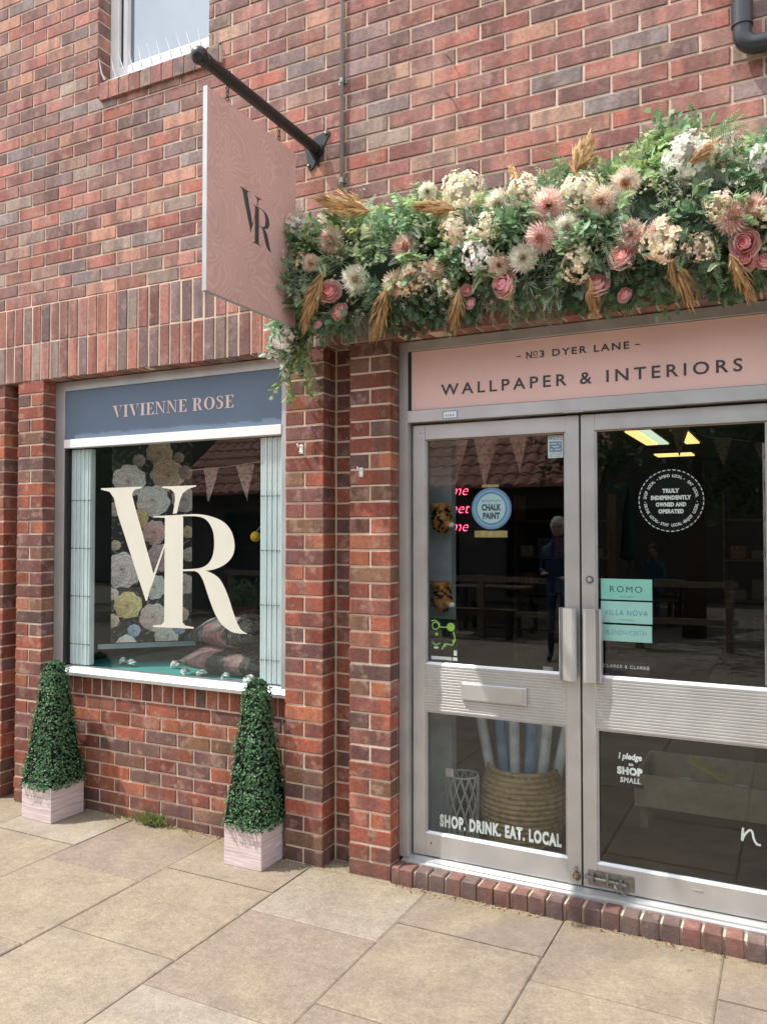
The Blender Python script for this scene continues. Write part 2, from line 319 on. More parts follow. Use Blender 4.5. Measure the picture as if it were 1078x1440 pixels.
# text -> mesh, on a vertical plane facing -y (or another orientation)
_dg = None
def text(body, h, cx, z, y, m, parent, name='lettering', align='CENTER', sx=1, space=1, weight=0, rot=None, loc=None, shear=0):
    cu = bpy.data.curves.new('txt', 'FONT'); cu.body = body; cu.align_x = align; cu.align_y = 'CENTER'; cu.size = h*1.37
    cu.space_character = space; cu.offset = weight; cu.resolution_u = 3; cu.shear = shear; cu.fill_mode = 'FRONT'
    o = bpy.data.objects.new('txt', cu); C.objects.link(o)
    me = bpy.data.meshes.new_from_object(o.evaluated_get(bpy.context.evaluated_depsgraph_get()))
    bpy.data.objects.remove(o); bpy.data.curves.remove(cu)
    A = Matrix.Rotation(R_(90), 4, 'X') if rot is None else rot
    me.transform(Matrix.Translation(loc or (cx, y, z)) @ A @ Matrix.Diagonal((sx, 1, 1, 1)))
    me.materials.clear(); me.materials.append(m); me.name = name
    return link(name, me, None, parent)
def flat(name, polys, y, m, parent, step=.00012):    # list of 2D polygons (x,z) on a plane facing -y
    b = MB()
    for i, p in enumerate(polys): b.poly([(q[0], y-i*step, q[1]) for q in p])
    return ob(name, b, m, parent)
def strip2(A, B): return [[A[i], A[i+1], B[i+1], B[i]] for i in range(len(A)-1)]
def disc(cx, cz, r, n=40): return [(cx+r*math.cos(2*math.pi*i/n), cz+r*math.sin(2*math.pi*i/n)) for i in range(n)]
def ring(cx, cz, r0, r1, n=40, dash=1.0, step=1):
    o = []
    for i in range(0, n, step):
        a = 2*math.pi*i/n; b = 2*math.pi*(i+dash)/n
        o.append([(cx+r1*math.cos(a), cz+r1*math.sin(a)), (cx+r1*math.cos(b), cz+r1*math.sin(b)), (cx+r0*math.cos(b), cz+r0*math.sin(b)), (cx+r0*math.cos(a), cz+r0*math.sin(a))])
    return o
def stroke2(pts, w):   # monoline as polygons
    o = []
    for a, b in zip(pts, pts[1:]):
        dx, dz = b[0]-a[0], b[1]-a[1]; l = math.hypot(dx, dz) or 1; nx, nz = -dz/l*w/2, dx/l*w/2; ex, ez = dx/l*w*.3, dz/l*w*.3
        o.append([(a[0]+nx-ex, a[1]+nz-ez), (b[0]+nx+ex, b[1]+nz+ez), (b[0]-nx+ex, b[1]-nz+ez), (a[0]-nx-ex, a[1]-nz-ez)])
    return o

# ---------------------------------------------------------------- bricks
_bc = {}
def brick_mesh(L, H, D, v, m, name='brick'):
    k = (round(L, 4), round(H, 4), round(D, 4), v, m.name)
    if k in _bc: return _bc[k]
    b = MB(); add_brick(b, 0, 0, 0, L, H, D, random.Random(v*13+int(L*1000))); me = b.mesh(name); me.materials.append(m); _bc[k] = me; return me
def add_brick(b, x, y, z, L, H, D, rg, rv=None):
    e = .003; j = lambda a=.0014: rg.uniform(-a, a); py = j(.0012)
    i = len(b.v)
    for (sx, sz) in ((0, 0), (1, 0), (1, 1), (0, 1)):
        ix, iz = x+(e if sx == 0 else L-e)+j(), z+(e if sz == 0 else H-e)+j()
        b.v.append((ix, y+py+j(.0006), iz))
    for (sx, sz) in ((0, 0), (1, 0), (1, 1), (0, 1)):
        b.v.append((x+(j() if sx == 0 else L+j()), y+py+e, z+(j() if sz == 0 else H+j())))
    for (sx, sz) in ((0, 0), (1, 0), (1, 1), (0, 1)): b.v.append((x+sx*L, y+D, z+sz*H))
    F = [(0, 1, 2, 3)]
    for k in range(4): n = (k+1) % 4; F.append((4+k, 4+n, n, k)); F.append((8+k, 8+n, 4+n, 4+k))
    F.append((11, 10, 9, 8))
    for f in F:
        b.f.append(tuple(i+q for q in f)); b.c.append(None)
        if rv is not None: b.r.append(rv)
def brick(parent, x, y, z, L, H, D, m):
    return link('brick', brick_mesh(L, H, D, rnd.randrange(5), m), None, parent, (x, y, z))
J = .010
ZS = 2.475       # underside of the soldier band
X0, X1 = -4.2, 3.6
# upper wall: mortar core with the upper window opening
WX0, WX1, WZ0 = -1.633, -.845, 4.11
def wall_core(name, rects, y0, y1, m=M['mortar']):
    b = MB()
    for (a, c, d, e) in rects: b.box(a, c, y0, y1, d, e)
    return ob(name, b, m)
up_wall = wall_core('brick_wall', [(X0, X1, 2.922, WZ0-.1), (X0, WX0-.002, WZ0-.1, 5.6), (WX1+.002, X1, WZ0-.1, 5.6)], .0045, .30)
tag(up_wall, 'weathered pink and purple brick wall of the upper storey above the two rows of upright bricks, sun glare and haze painted into its pale pink', 'wall')
cand = []
for r in range(36):
    z = 2.925+.075*r
    ph = .0902+(0 if r % 2 == 0 else .1125)
    n0 = math.floor((X0-ph)/.225); x = ph+n0*.225
    while x < X1:
        a, c = max(x+J/2, X0), min(x+.225-J/2, X1)
        if z+.065 > WZ0-.04:     # cut at the window opening
            segs = []
            if a < WX0: segs.append((a, min(c, WX0)))
            if c > WX1: segs.append((max(a, WX1), c))
            pass
            if z < WZ0+.01:
                segs = []
                if a < -1.6: segs.append((a, min(c, -1.606)))
                if c > -.755: segs.append((max(a, -.75), c))
        else: segs = [(a, c)]
        for s in segs:
            if s[1]-s[0] > .03: cand.append((s[0], z, s[1]-s[0]))
        x += .225
def vis(x, z):
    d = Vector((x-1.855, 3.32, z-1.58)); w_ = d.dot(fw)
    return abs(d.dot(rt)/w_) < .50 and abs(d.dot(up)/w_) < .66, w_
def hidden(x, z): return z < 3.12 and x > -.15
vs = [(vis(x+L/2, z)[1], x, z, L) for x, z, L in cand if vis(x+L/2, z)[0] and not hidden(x, z)]
vs.sort(); single = set((x, z) for _, x, z, L in vs[:298])
jb = MB()
for x, z, L in cand:
    if (x, z) in single: brick(up_wall, x, 0, z, L, .065, .10, M['bu'])
    else: add_brick(jb, x, 0, z, L, .065, .10, rnd, rnd.random())
tag(ob('brickwork', jb, M['buj'], up_wall), kind='stuff')
# brick reveals of upper window
# soldier band
sb = wall_core('soldier_course', [(X0, X1, ZS+.002, 2.921)], .0, .16)
tag(sb, 'double band of upright bricks running above the shop window and doors', 'brick band')
nsol = 0
for row in range(2):
    x = -2.3664+.075*math.floor((X0+2.3664)/.075)+J/2
    js = MB()
    while x < X1:
        zz = ZS+.225*row+rnd.uniform(-.003, .003)
        if -2.55 < x < 1.95: brick(sb, x+rnd.uniform(-.001, .001), -.004+rnd.uniform(-.0015, .0015), zz, .065, .215, .10, M['bs'])
        else: add_brick(js, x, -.004, zz, .065, .215, .10, rnd, rnd.random())
        x += .075
    tag(ob('brickwork', js, M['blj'], sb), kind='stuff')
# pilasters
def pilaster(x0, phase, label, zb=0, group=None):
    core = MB().box(x0+.0045, x0+.2105, .0045, .30, -.05, ZS+.001)
    p = ob('brick_pilaster', core, M['mortar']); tag(p, label, 'pilaster')
    for k in range(33):
        z = ZS-.075*(k+1)+J/2
        jx = rnd.uniform(-.0015, .0015)
        if (k+phase) % 2 == 0:
            brick(p, x0+jx, rnd.uniform(-.0015, .0015), z, .215, .065, .1025, M['bl'])
            if x0 > -3: brick(p, x0+jx+.001, .1105, z, .213, .065, .10, M['bl'])
        else:
            brick(p, x0+jx, rnd.uniform(-.0015, .0015), z, .1025, .065, .2, M['bl'])
            brick(p, x0+.1125+jx, rnd.uniform(-.0015, .0015), z, .1025, .065, .2, M['bl'])
    return p
pilaster(0, 0, 'red brick pilaster touching the left side of the pink door frame')
pilaster(-.357, 1, 'red brick pilaster between the window and the narrow dark recess, topiary at its foot')
pilaster(-2.258, 0, 'red brick pilaster at the left side of the shop window')
pilaster(-2.588, 1, 'brick pilaster cut by the left edge of the photo')
pilaster(1.905, 1, 'red brick pilaster beyond the right side of the doors, outside the photo')
# recess back walls
def recess(x0, x1, label):
    p = ob('recess_wall', MB().box(x0-.002, x1+.002, .1145, .30, -.05, ZS+.001), M['mortar']); tag(p, label, 'wall')
    for k in range(33): brick(p, x0+.012, .11, ZS-.075*(k+1)+J/2, x1-x0-.014, .065, .08, M['bl'])
recess(-.143, 0, 'narrow shaded brick recess between the two middle pilasters')
recess(-2.373, -2.258, 'narrow shaded brick recess at the far left of the photo')
# panel under the window
ap = ob('window_apron_wall', MB().box(-2.046, -.355, .1065, .30, -.05, .752), M['mortar']); tag(ap, 'low red brick wall under the shop window with weeds at its foot', 'wall')
x = -2.044+.004
while x < -.36:
    L = min(.065, -.357-x)
    if L > .02: brick(ap, x, .102, .6555, L, .0975, .08, M['bl'])
    x += .075
for k in range(9):
    z = .65-.075*(k+1)+J/2; ph = -1.679+(0 if k % 2 else .1125); x = ph-.225*3
    while x < -.357:
        a, c = max(x+J/2, -2.044), min(x+.225-J/2, -.357)
        if c-a > .02: brick(ap, a, .102, z, c-a, .065, .08, M['bl'])
        x += .225
# wall further left, out of the picture
lw = ob('side_wall', MB().box(X0, -2.59, .1065, .30, -.05, ZS+.001), M['mortar']); tag(lw, 'plain red brick wall further left, outside the photo', 'wall')
b = MB()
for k in range(33):
    z = ZS-.075*(k+1)+J/2; x = X0-(.1125 if k % 2 else 0)
    while x < -2.59:
        a, c = max(x+J/2, X0), min(x+.225-J/2, -2.59)
        if c-a > .02: add_brick(b, a, .102, z, c-a, .065, .08, rnd, rnd.random())
        x += .225
tag(ob('brickwork', b, M['blj'], lw), kind='stuff')
rw = ob('side_wall', MB().box(2.118, X1, .1065, .30, -.05, ZS+.001), M['mortar']); tag(rw, 'plain red brick wall further right, outside the photo', 'wall')
b = MB()
for k in range(33):
    z = ZS-.075*(k+1)+J/2; x = 2.118-(.1125 if k % 2 else 0)
    while x < X1:
        a, c = max(x+J/2, 2.12), min(x+.225-J/2, X1)
        if c-a > .02: add_brick(b, a, .102, z, c-a, .065, .08, rnd, rnd.random())
        x += .225
tag(ob('brickwork', b, M['blj'], rw), kind='stuff')
# building carcass that closes the upper rooms off from light
tag(ob('building_roof_slab', MB().box(X0, X1, .31, 8, 2.85, 3.0).box(X0, X1, 8, 8.2, 0, 5.6).box(X0, X0+.2, .31, 8, 0, 5.6).box(X1-.2, X1, .31, 8, 0, 5.6).box(X0, X1, .31, 8.2, 5.6, 5.75), M['wall_in']), 'unseen rear walls and floors of the shop building', 'building')

# ---------------------------------------------------------------- ground and paving
gm = mat('joint_grit', (.155, .13, .095), .95, var=.3, scale=20)
g = ob('ground', MB().box(-60, 60, -80, 40, -.6, -.040), gm); tag(g, kind='structure')
pv = ob('pavement', MB().box(-12, 12, -16, .10, -.0395, -.0055), gm); tag(pv, kind='structure')
xs = [-.807+.6035*i for i in range(-8, 9)]
def slab_mesh(L, W, v):
    rg = random.Random(v); b = MB(); e = .006
    def j(): return rg.uniform(-.0012, .0012)
    P = [(0, 0), (L, 0), (L, W), (0, W)]; Q = [(e, e), (L-e, e), (L-e, W-e), (e, W-e)]
    b.v = [(x, y, 0) for x, y in P]+[(x+j(), y+j(), .030) for x, y in P]+[(x+j(), y+j(), .034+j()*.6) for x, y in Q]
    for k in range(4): n = (k+1) % 4; b.f += [(k, n, 4+n, 4+k), (4+k, 4+n, 8+n, 8+k)]; b.c += [None, None]
    b.f.append((8, 9, 10, 11)); b.c.append(None)
    me = b.mesh('paving_slab'); me.materials.append(M['slab']); return me
sm_ = [slab_mesh(.5985, .625, v) for v in range(6)]
nsl = 0
for i, x in enumerate(xs):
    o = i-8   # column index, 0 -> x=-.807
    yo = -.32 if o % 2 == 0 else -.49
    for r in range(-15, 2):
        y = yo+.631*(r)
        if y+.62 > .12 and y > .10: continue
        L = .5985; W = .625
        if y+W > .14:
            W = .14-y; b_ = MB().box(0, L, 0, W, 0, .0335); o_ = link('paving_slab', b_.mesh('paving_slab'), M['slab'], pv, (x+.003, y+.003, -.034))
        elif nsl < 290:
            o_ = link('paving_slab', sm_[rnd.randrange(6)], None, pv, (x+.003, y+.003, -.034+rnd.uniform(-.0015, .0012)))
            o_.rotation_euler = (rnd.uniform(-.001, .001), rnd.uniform(-.001, .001), rnd.uniform(-.0015, .0015))
        nsl += 1

# ---------------------------------------------------------------- brick doorstep
st = ob('brick_doorstep', MB().box(.222, 1.90, .014, .20, -.03, .062), M['mortar']); tag(st, 'low step of red bricks laid on edge under the glazed doors', 'doorstep')
def step_brick(v):
    b = MB(); rg = random.Random(v); e = .005; j = lambda: rg.uniform(-.0025, .0025); L, H, D = .0625, .104, .098
    P = [(0, 0), (L, 0), (L, D), (0, D)]
    b.v = [(x, y, 0) for x, y in P]+[(x+j()*.5, y+j(), H-e) for x, y in P]+[(x+(e if x == 0 else -e)+j()*.5, y+(e if y == 0 else -e), H+j()*.5) for x, y in P]
    for k in range(4): n = (k+1) % 4; b.f += [(k, n, 4+n, 4+k), (4+k, 4+n, 8+n, 8+k)]; b.c += [None]*2
    b.f.append((8, 9, 10, 11)); b.c.append(None); me = b.mesh('brick'); return me
STEP = [(.26, .10, .075), (.19, .10, .085), (.30, .11, .08), (.17, .11, .095), (.27, .10, .075), (.15, .10, .095), (.24, .09, .075)]
M['bstep'] = brick_mat('brick_step', STEP, False, .7)
svar = [step_brick(i) for i in range(6)]
for s_ in svar: s_.materials.append(M['bstep'])
for n in range(23):
    x = .2543-.075+.075*n+.0055
    if n == 0: x += .035
    o_ = link('brick', svar[rnd.randrange(6)], None, st, (x, rnd.uniform(-.007, .005), -.030+rnd.uniform(-.004, .002)))
    if n == 0: o_.scale.x = .6
thr = ob('threshold', MB().prism([(.072, .05), (.073, .078), (.090, .082), (.091, .088), (.118, .096), (.20, .096), (.20, .05)], 'x', .232, 1.90), M['alu'], st)

# ---------------------------------------------------------------- shop window (left)
win = empty('shop_window', 'large shop window with cream VR letters and slate blue sign above it', 'window', (-1.2, .09, .76))
win_off = Vector((-1.2, .09, .76))
def P_(o, root):   # parts are written in world coordinates; shift under the root
    o.parent = root; o.matrix_parent_inverse = Matrix.Translation(-Vector(root.location)); return o
def wp(name, mb, m, root, bevel=0, smooth=False, label=None): return P_(ob(name, mb, m, None, bevel, smooth, label=label), root)
FY = .088
wp('frame', MB().box(-2.043, -1.968, FY, .15, .757, 2.470), M['alu2'], win, .002)
wp('frame', MB().box(-.44, -.358, FY, .15, .757, 2.470), M['alu2'], win, .002)
wp('frame', MB().box(-1.968, -.44, FY, .15, 2.415, 2.470), M['alu2'], win, .002)
wp('transom', MB().box(-1.968, -.44, FY-.004, .15, 2.078, 2.128), M['white'], win, .002)
wp('sill', MB().prism([(.060, .760), (.060, .778), (.072, .790), (.10, .806), (.15, .806), (.15, .757), (.064, .757)], 'x', -2.043, -.358), M['alu'], win)
wp('window_bead', MB().box(-1.968, -1.955, FY+.006, .15, .806, 2.078), M['dark'], win)
fas = wp('fascia_panel', MB().box(-1.968, -.44, FY+.010, .15, 2.128, 2.415), M['blue'], win)
wp('glass_pane', MB().box(-1.955, -.44, .1085, .1125, .806, 2.078), M['glass'], win)
# didone lettering
def ell(cx, cz, rx, rz, a0, a1, n=16): return [(cx+rx*math.cos(R_(a0+(a1-a0)*i/n)), cz+rz*math.sin(R_(a0+(a1-a0)*i/n))) for i in range(n+1)]
Hn = .055
GL = {
 'I': (.42, [[(.11, Hn), (.31, Hn), (.31, 1-Hn), (.11, 1-Hn)], [(0, 0), (.42, 0), (.42, Hn), (0, Hn)], [(0, 1-Hn), (.42, 1-Hn), (.42, 1), (0, 1)]]),
 'V': (.86, [[(.07, 1-Hn), (.29, 1-Hn), (.53, .14), (.47, 0), (.43, 0)], [(.53, .14), (.70, 1-Hn), (.76, 1-Hn), (.47, 0)], [(0, 1-Hn), (.38, 1-Hn), (.38, 1), (0, 1)], [(.58, 1-Hn), (.86, 1-Hn), (.86, 1), (.58, 1)]]),
 'E': (.68, [[(.10, Hn), (.30, Hn), (.30, 1-Hn), (.10, 1-Hn)], [(0, 0), (.66, 0), (.66, Hn), (0, Hn)], [(0, 1-Hn), (.64, 1-Hn), (.64, 1), (0, 1)], [(.30, .49), (.47, .49), (.47, .54), (.30, .54)], [(.46, .38), (.49, .38), (.49, .65), (.46, .65)], [(.50, 1-Hn), (.62, .74), (.64, .74), (.64, 1-Hn)], [(.50, Hn), (.66, Hn), (.66, .28), (.64, .28)]]),
 'N': (.88, [[(.11, Hn), (.16, Hn), (.16, .9), (.11, .95)], [(.08, 1-Hn), (.30, 1-Hn), (.76, .03), (.76, 0), (.70, 0)], [(.71, .1), (.76, .03), (.76, 1-Hn), (.71, 1-Hn)], [(0, 0), (.28, 0), (.28, Hn), (0, Hn)], [(0, 1-Hn), (.27, 1-Hn), (.27, 1), (0, 1)], [(.60, 1-Hn), (.87, 1-Hn), (.87, 1), (.60, 1)]]),
 'R': (.82, [[(.10, Hn), (.30, Hn), (.30, 1-Hn), (.10, 1-Hn)], [(0, 0), (.41, 0), (.41, Hn), (0, Hn)], [(0, 1-Hn), (.32, 1-Hn), (.32, 1), (0, 1)]]+strip2([(.30, 1)]+ell(.42, .75, .27, .25, 90, -90)+[(.30, .5)], [(.30, .95)]+ell(.40, .75, .09, .20, 90, -90)+[(.30, .55)])+strip2([(.38, .52), (.54, .48), (.62, .36), (.68, .14), (.74, .06), (.82, .04)], [(.36, .50), (.42, .44), (.46, .30), (.50, .12), (.60, .01), (.80, 0)])),
 'O': (.86, strip2(ell(.43, .5, .42, .51, 0, 360, 32), ell(.43, .5, .215, .46, 0, 360, 32))),
 'S': (.60, strip2([(.50, .72), (.48, .90), (.34, 1.01), (.17, .98), (.06, .86), (.06, .72), (.16, .60), (.34, .47), (.38, .35), (.34, .16), (.22, .05), (.10, .12), (.06, .28)], [(.47, .72), (.43, .86), (.32, .95), (.24, .93), (.17, .84), (.20, .74), (.36, .63), (.52, .50), (.56, .32), (.52, .13), (.36, -.01), (.12, 0), (.03, .28)])+[[(.48, .70), (.51, .70), (.51, 1), (.48, 1)], [(.03, 0), (.06, 0), (.06, .3), (.03, .3)]]),
}
def didone(word, x0, x1, z0, z1, y, m, root, name='lettering'):
    tot = sum(.45 if c == ' ' else GL[c][0]+.09 for c in word)-.09; s = (x1-x0)/tot; h = z1-z0; x = x0; polys = []
    for c in word:
        if c == ' ': x += .45*s*.8; continue
        w_, ps = GL[c]
        for p in ps: polys.append([(x+q[0]*s, z0+q[1]*h) for q in p])
        x += (w_+.09)*s
    return P_(flat(name, polys, y, m, None, .00001), root)
didone('VIVIENNE ROSE', -1.595, -.735, 2.236, 2.304, FY+.0085, M['blush'], win)
V1 = [(-1.692, 1.837), (-1.385, 1.838), (-1.385, 1.83), (-1.435, 1.824), (-1.453, 1.804), (-1.453, 1.787), (-1.434, 1.731), (-1.294, 1.356), (-1.313, 1.292), (-1.338, 1.204), (-1.349, 1.206), (-1.564, 1.688), (-1.592, 1.779), (-1.626, 1.815), (-1.692, 1.829)]
V2 = [(-1.294, 1.356), (-1.206, 1.544), (-1.206, 1.524), (-1.318, 1.262), (-1.313, 1.292)]
V3 = [(-1.237, 1.835), (-0.999, 1.836), (-0.999, 1.83), (-1.05, 1.819), (-1.091, 1.796), (-1.111, 1.759), (-1.131, 1.688), (-1.159, 1.684), (-1.144, 1.759), (-1.149, 1.797), (-1.174, 1.818), (-1.237, 1.828)]
RT = [(-1.297, 1.672), (-1.09, 1.679), (-1.09, 1.662), (-1.215, 1.663), (-1.257, 1.665), (-1.297, 1.667)]
RS = [(-1.215, 1.663), (-1.087, 1.662), (-1.087, 1.097), (-1.069, 1.082), (-1.01, 1.076), (-1.01, 1.068), (-1.297, 1.062), (-1.297, 1.070), (-1.235, 1.078), (-1.215, 1.096)]
BO = [(-1.09, 1.679), (-0.982, 1.68), (-0.889, 1.665), (-0.81, 1.634), (-0.761, 1.582), (-0.743, 1.515), (-0.755, 1.463), (-0.796, 1.421), (-0.861, 1.392), (-0.939, 1.379), (-1.087, 1.374)]
BI = [(-1.09, 1.67), (-1.008, 1.67), (-0.948, 1.659), (-0.908, 1.629), (-0.883, 1.582), (-0.876, 1.524), (-0.882, 1.472), (-0.9, 1.434), (-0.929, 1.408), (-0.979, 1.391), (-1.087, 1.383)]
LO = [(-1.006, 1.384), (-0.926, 1.378), (-0.854, 1.349), (-0.815, 1.307), (-0.782, 1.246), (-0.753, 1.175), (-0.73, 1.125), (-0.705, 1.085), (-0.68, 1.068), (-0.661, 1.062)]
LI = [(-1.012, 1.378), (-0.979, 1.365), (-0.95, 1.329), (-0.925, 1.272), (-0.898, 1.211), (-0.872, 1.16), (-0.839, 1.114), (-0.794, 1.081), (-0.743, 1.061), (-0.661, 1.059)]
def smooth(p, n=3, closed=False):     # Catmull-Rom
    o = []
    for i in range(len(p)-1):
        a, b_, c, d = p[max(i-1, 0)], p[i], p[i+1], p[min(i+2, len(p)-1)]
        for k in range(n):
            t = k/n; o.append(tuple(.5*((2*b_[q])+(-a[q]+c[q])*t+(2*a[q]-5*b_[q]+4*c[q]-d[q])*t*t+(-a[q]+3*b_[q]-3*c[q]+d[q])*t**3) for q in (0, 1)))
    return o+[p[-1]]
VRP = [V1, V2, V3, RT, RS]+strip2(smooth(BO), smooth(BI))+strip2(smooth(LO), smooth(LI))
P_(flat('monogram_lettering', VRP, .1080, M['cream'], None, .00001), win)
b = MB()
ic = MB().box(-1.155, -1.148, .0875, .0878, .772, .776)

# concertina security grilles folded inside the window edges
def grille(x0, x1, y, label):
    t = empty('folding_grille', label, 'security grille', ((x0+x1)/2, y, .81))
    n = max(3, int((x1-x0)/.0155))
    for i in range(n):
        x = x0+(x1-x0)*(i+.5)/n; w_ = (x1-x0)/n*.40
        wp('grille_bar', MB().prism([(x-w_, y+.008), (x-w_*.6, y-.006-(i % 2)*.004), (x+w_*.6, y-.006-(i % 2)*.004), (x+w_, y+.008), (x+w_, y+.03), (x-w_, y+.03)], 'z', .812, 2.07), M['grille'], t)
    pv_ = MB()
    for z in (.93, 1.21, 1.49, 1.77):
        for i in range(n+1): pv_.sphere((x0+(x1-x0)*i/n, y-.008, z), .0042, 6, 4)
    wp('rivet', pv_, M['dark'], t)
    wp('lock_strip', MB().box(x0-.012, x0-.002, y-.004, y+.03, .812, 2.07), M['grille'], t, .001)
    return t
g1 = grille(-1.94, -1.795, .135, 'pale folded security grille at the left edge of the shop window')
g2 = grille(-.585, -.445, .135, 'pale folded security grille at the right edge of the shop window')
# ---------------------------------------------------------------- display inside the window
dp = ob('display_shelf', MB().box(-2.0, -.10, .125, .85, .70, .797), M['teal'], bevel=.003); tag(dp, 'teal covered display shelf inside the shop window', 'shelf')
# printed wallpaper pattern
rp = random.Random(5)
ROSES = []
def rose_field(U, V, roses, bg=(.022, .021, .024)):
    col = np.ones(U.shape+(3,))*np.array(bg)
    n1 = np.sin(U*61+np.sin(V*47)*2)*np.sin(V*53+np.sin(U*39)*2)
    lf = (n1 > .62); col[lf] = np.array([.07, .075, .05]); col[n1 < -.86] = (.20, .19, .18)
    for (cu, cv, r, c) in roses:
        du, dv = U-cu, V-cv; d = np.hypot(du, dv)/r; th = np.arctan2(dv, du); c = np.array(c)
        edge = 1+.09*np.abs(np.sin(2.5*th+cu*9))+.04*np.sin(9*th+cv*17)
        m = d < edge; s = np.clip(d/edge, 0, 1)
        lum = .30+.42*s**2+.06*np.sin(19*th)
        for k in range(6, 0, -1):       # overlapping petals, outer rings first
            ox, oy = .10*(6-k)/6*math.cos(cu*37), .10*(6-k)/6*math.sin(cu*37); s = np.clip(np.hypot(du/r-ox, dv/r-oy)/edge, 0, 1); th = np.arctan2(dv/r-oy, du/r-ox)
            npet = 3+k; ph = cu*31+k*1.9; rad = k/6.0
            wob = rad*(.86+.16*np.abs(np.cos(npet*.5*th+ph)))
            ins = s < wob; t = np.clip(s/np.maximum(wob, 1e-3), 0, 1)
            lum = np.where(ins, .16+.62*t**2.2-.40*(t > .93)+.16*np.maximum(0, np.cos(npet*.5*th+ph))*t+.05*np.sin(23*th+k), lum)
        lum *= .80+.28*np.sin(th*1.0+.9)*s
        v = np.clip(c[None, None]*np.array([1.12, 1.0, .92])*lum[..., None]*2.5, 0, .97)
        v[..., 0] += .03*np.cos(5*th)*s
        col[m] = v[m]
    return np.clip(col, 0, 1)
RO = [((x-215)*.00118, (1100-y)*.00113, q*.00118, c) for x, y, q, c in (
    (445, 95, 62, (.62, .52, .46)), (485, 212, 78, (.68, .54, .47)), (298, 248, 76, (.62, .60, .62)), (572, 345, 62, (.52, .52, .53)), (416, 355, 76, (.74, .73, .72)), (342, 452, 46, (.50, .40, .22)), (422, 522, 58, (.62, .44, .44)),
    (455, 655, 66, (.50, .42, .47)), (270, 722, 84, (.64, .61, .63)), (575, 800, 48, (.48, .47, .48)), (425, 812, 58, (.66, .78, .75)), (296, 905, 64, (.66, .54, .30)), (422, 972, 66, (.76, .58, .58)), (487, 1072, 56, (.72, .66, .62)), (290, 1112, 46, (.66, .62, .64)),
    (326, 1040, 30, (.34, .42, .58)), (548, 1034, 30, (.36, .42, .56)), (222, 985, 32, (.50, .42, .34)), (588, 520, 30, (.44, .38, .28)), (596, 640, 34, (.42, .40, .36)), (235, 590, 24, (.46, .42, .34)), (220, 845, 30, (.50, .48, .47)), (560, 960, 34, (.50, .40, .34)), (345, 140, 30, (.40, .40, .44)), (232, 400, 34, (.44, .42, .40)), (575, 200, 34, (.44, .42, .42)), (540, 120, 26, (.42, .38, .34)))]
def printed_sheet(name, p0, ux, uz, W, Hh, nu, nv, roses, m, root, wob=0):
    us = np.linspace(0, W, nu+1); vs_ = np.linspace(0, Hh, nv+1)
    verts = []; 
    for v in vs_:
        for u in us: q = Vector(p0)+Vector(ux)*u+Vector(uz)*v; verts.append(tuple(q))
    faces = [(j*(nu+1)+i, j*(nu+1)+i+1, (j+1)*(nu+1)+i+1, (j+1)*(nu+1)+i) for j in range(nv) for i in range(nu)]
    me = bpy.data.meshes.new(name); me.from_pydata(verts, [], faces)
    U, V = np.meshgrid(us, vs_); col = rose_field(U, V, roses)
    ca = me.color_attributes.new('Col', 'FLOAT_COLOR', 'POINT'); arr = np.ones((len(verts), 4), np.float32); arr[:, :3] = col.reshape(-1, 3); ca.data.foreach_set('color', arr.ravel())
    me.materials.append(m); return P_(link(name, me, None), root)
A = Vector((-1.80, .20, 0)); Bv = Vector((-1.40, .58, 0)); d = (Bv-A).normalized()
wpn = empty('wallpaper_drop', 'hanging length of dark wallpaper printed with pale roses behind the V', 'wallpaper', (-1.6, .39, .90))
hpt = A+d*.07
printed_sheet('paper_sheet', (hpt.x, hpt.y, .93), d, (0, 0, 1), .465, 1.75, 150, 520, RO, M['print'], wpn)
nd = Vector((d.y, -d.x, 0))
bb = MB(); a0 = A; 
for (o1, o2, z0, z1) in ((-.012, .012, .897, .925),):
    p = [A+nd*o1, A+d*.56+nd*o1, A+d*.56+nd*o2, A+nd*o2]
    bb.v = [(q.x, q.y, z) for z in (z0, z1) for q in p]; bb.f = [(0, 3, 2, 1), (4, 5, 6, 7), (0, 1, 5, 4), (1, 2, 6, 5), (2, 3, 7, 6), (3, 0, 4, 7)]; bb.c = [None]*6
wp('hanging_bar', bb, M['wall_lt'], wpn)
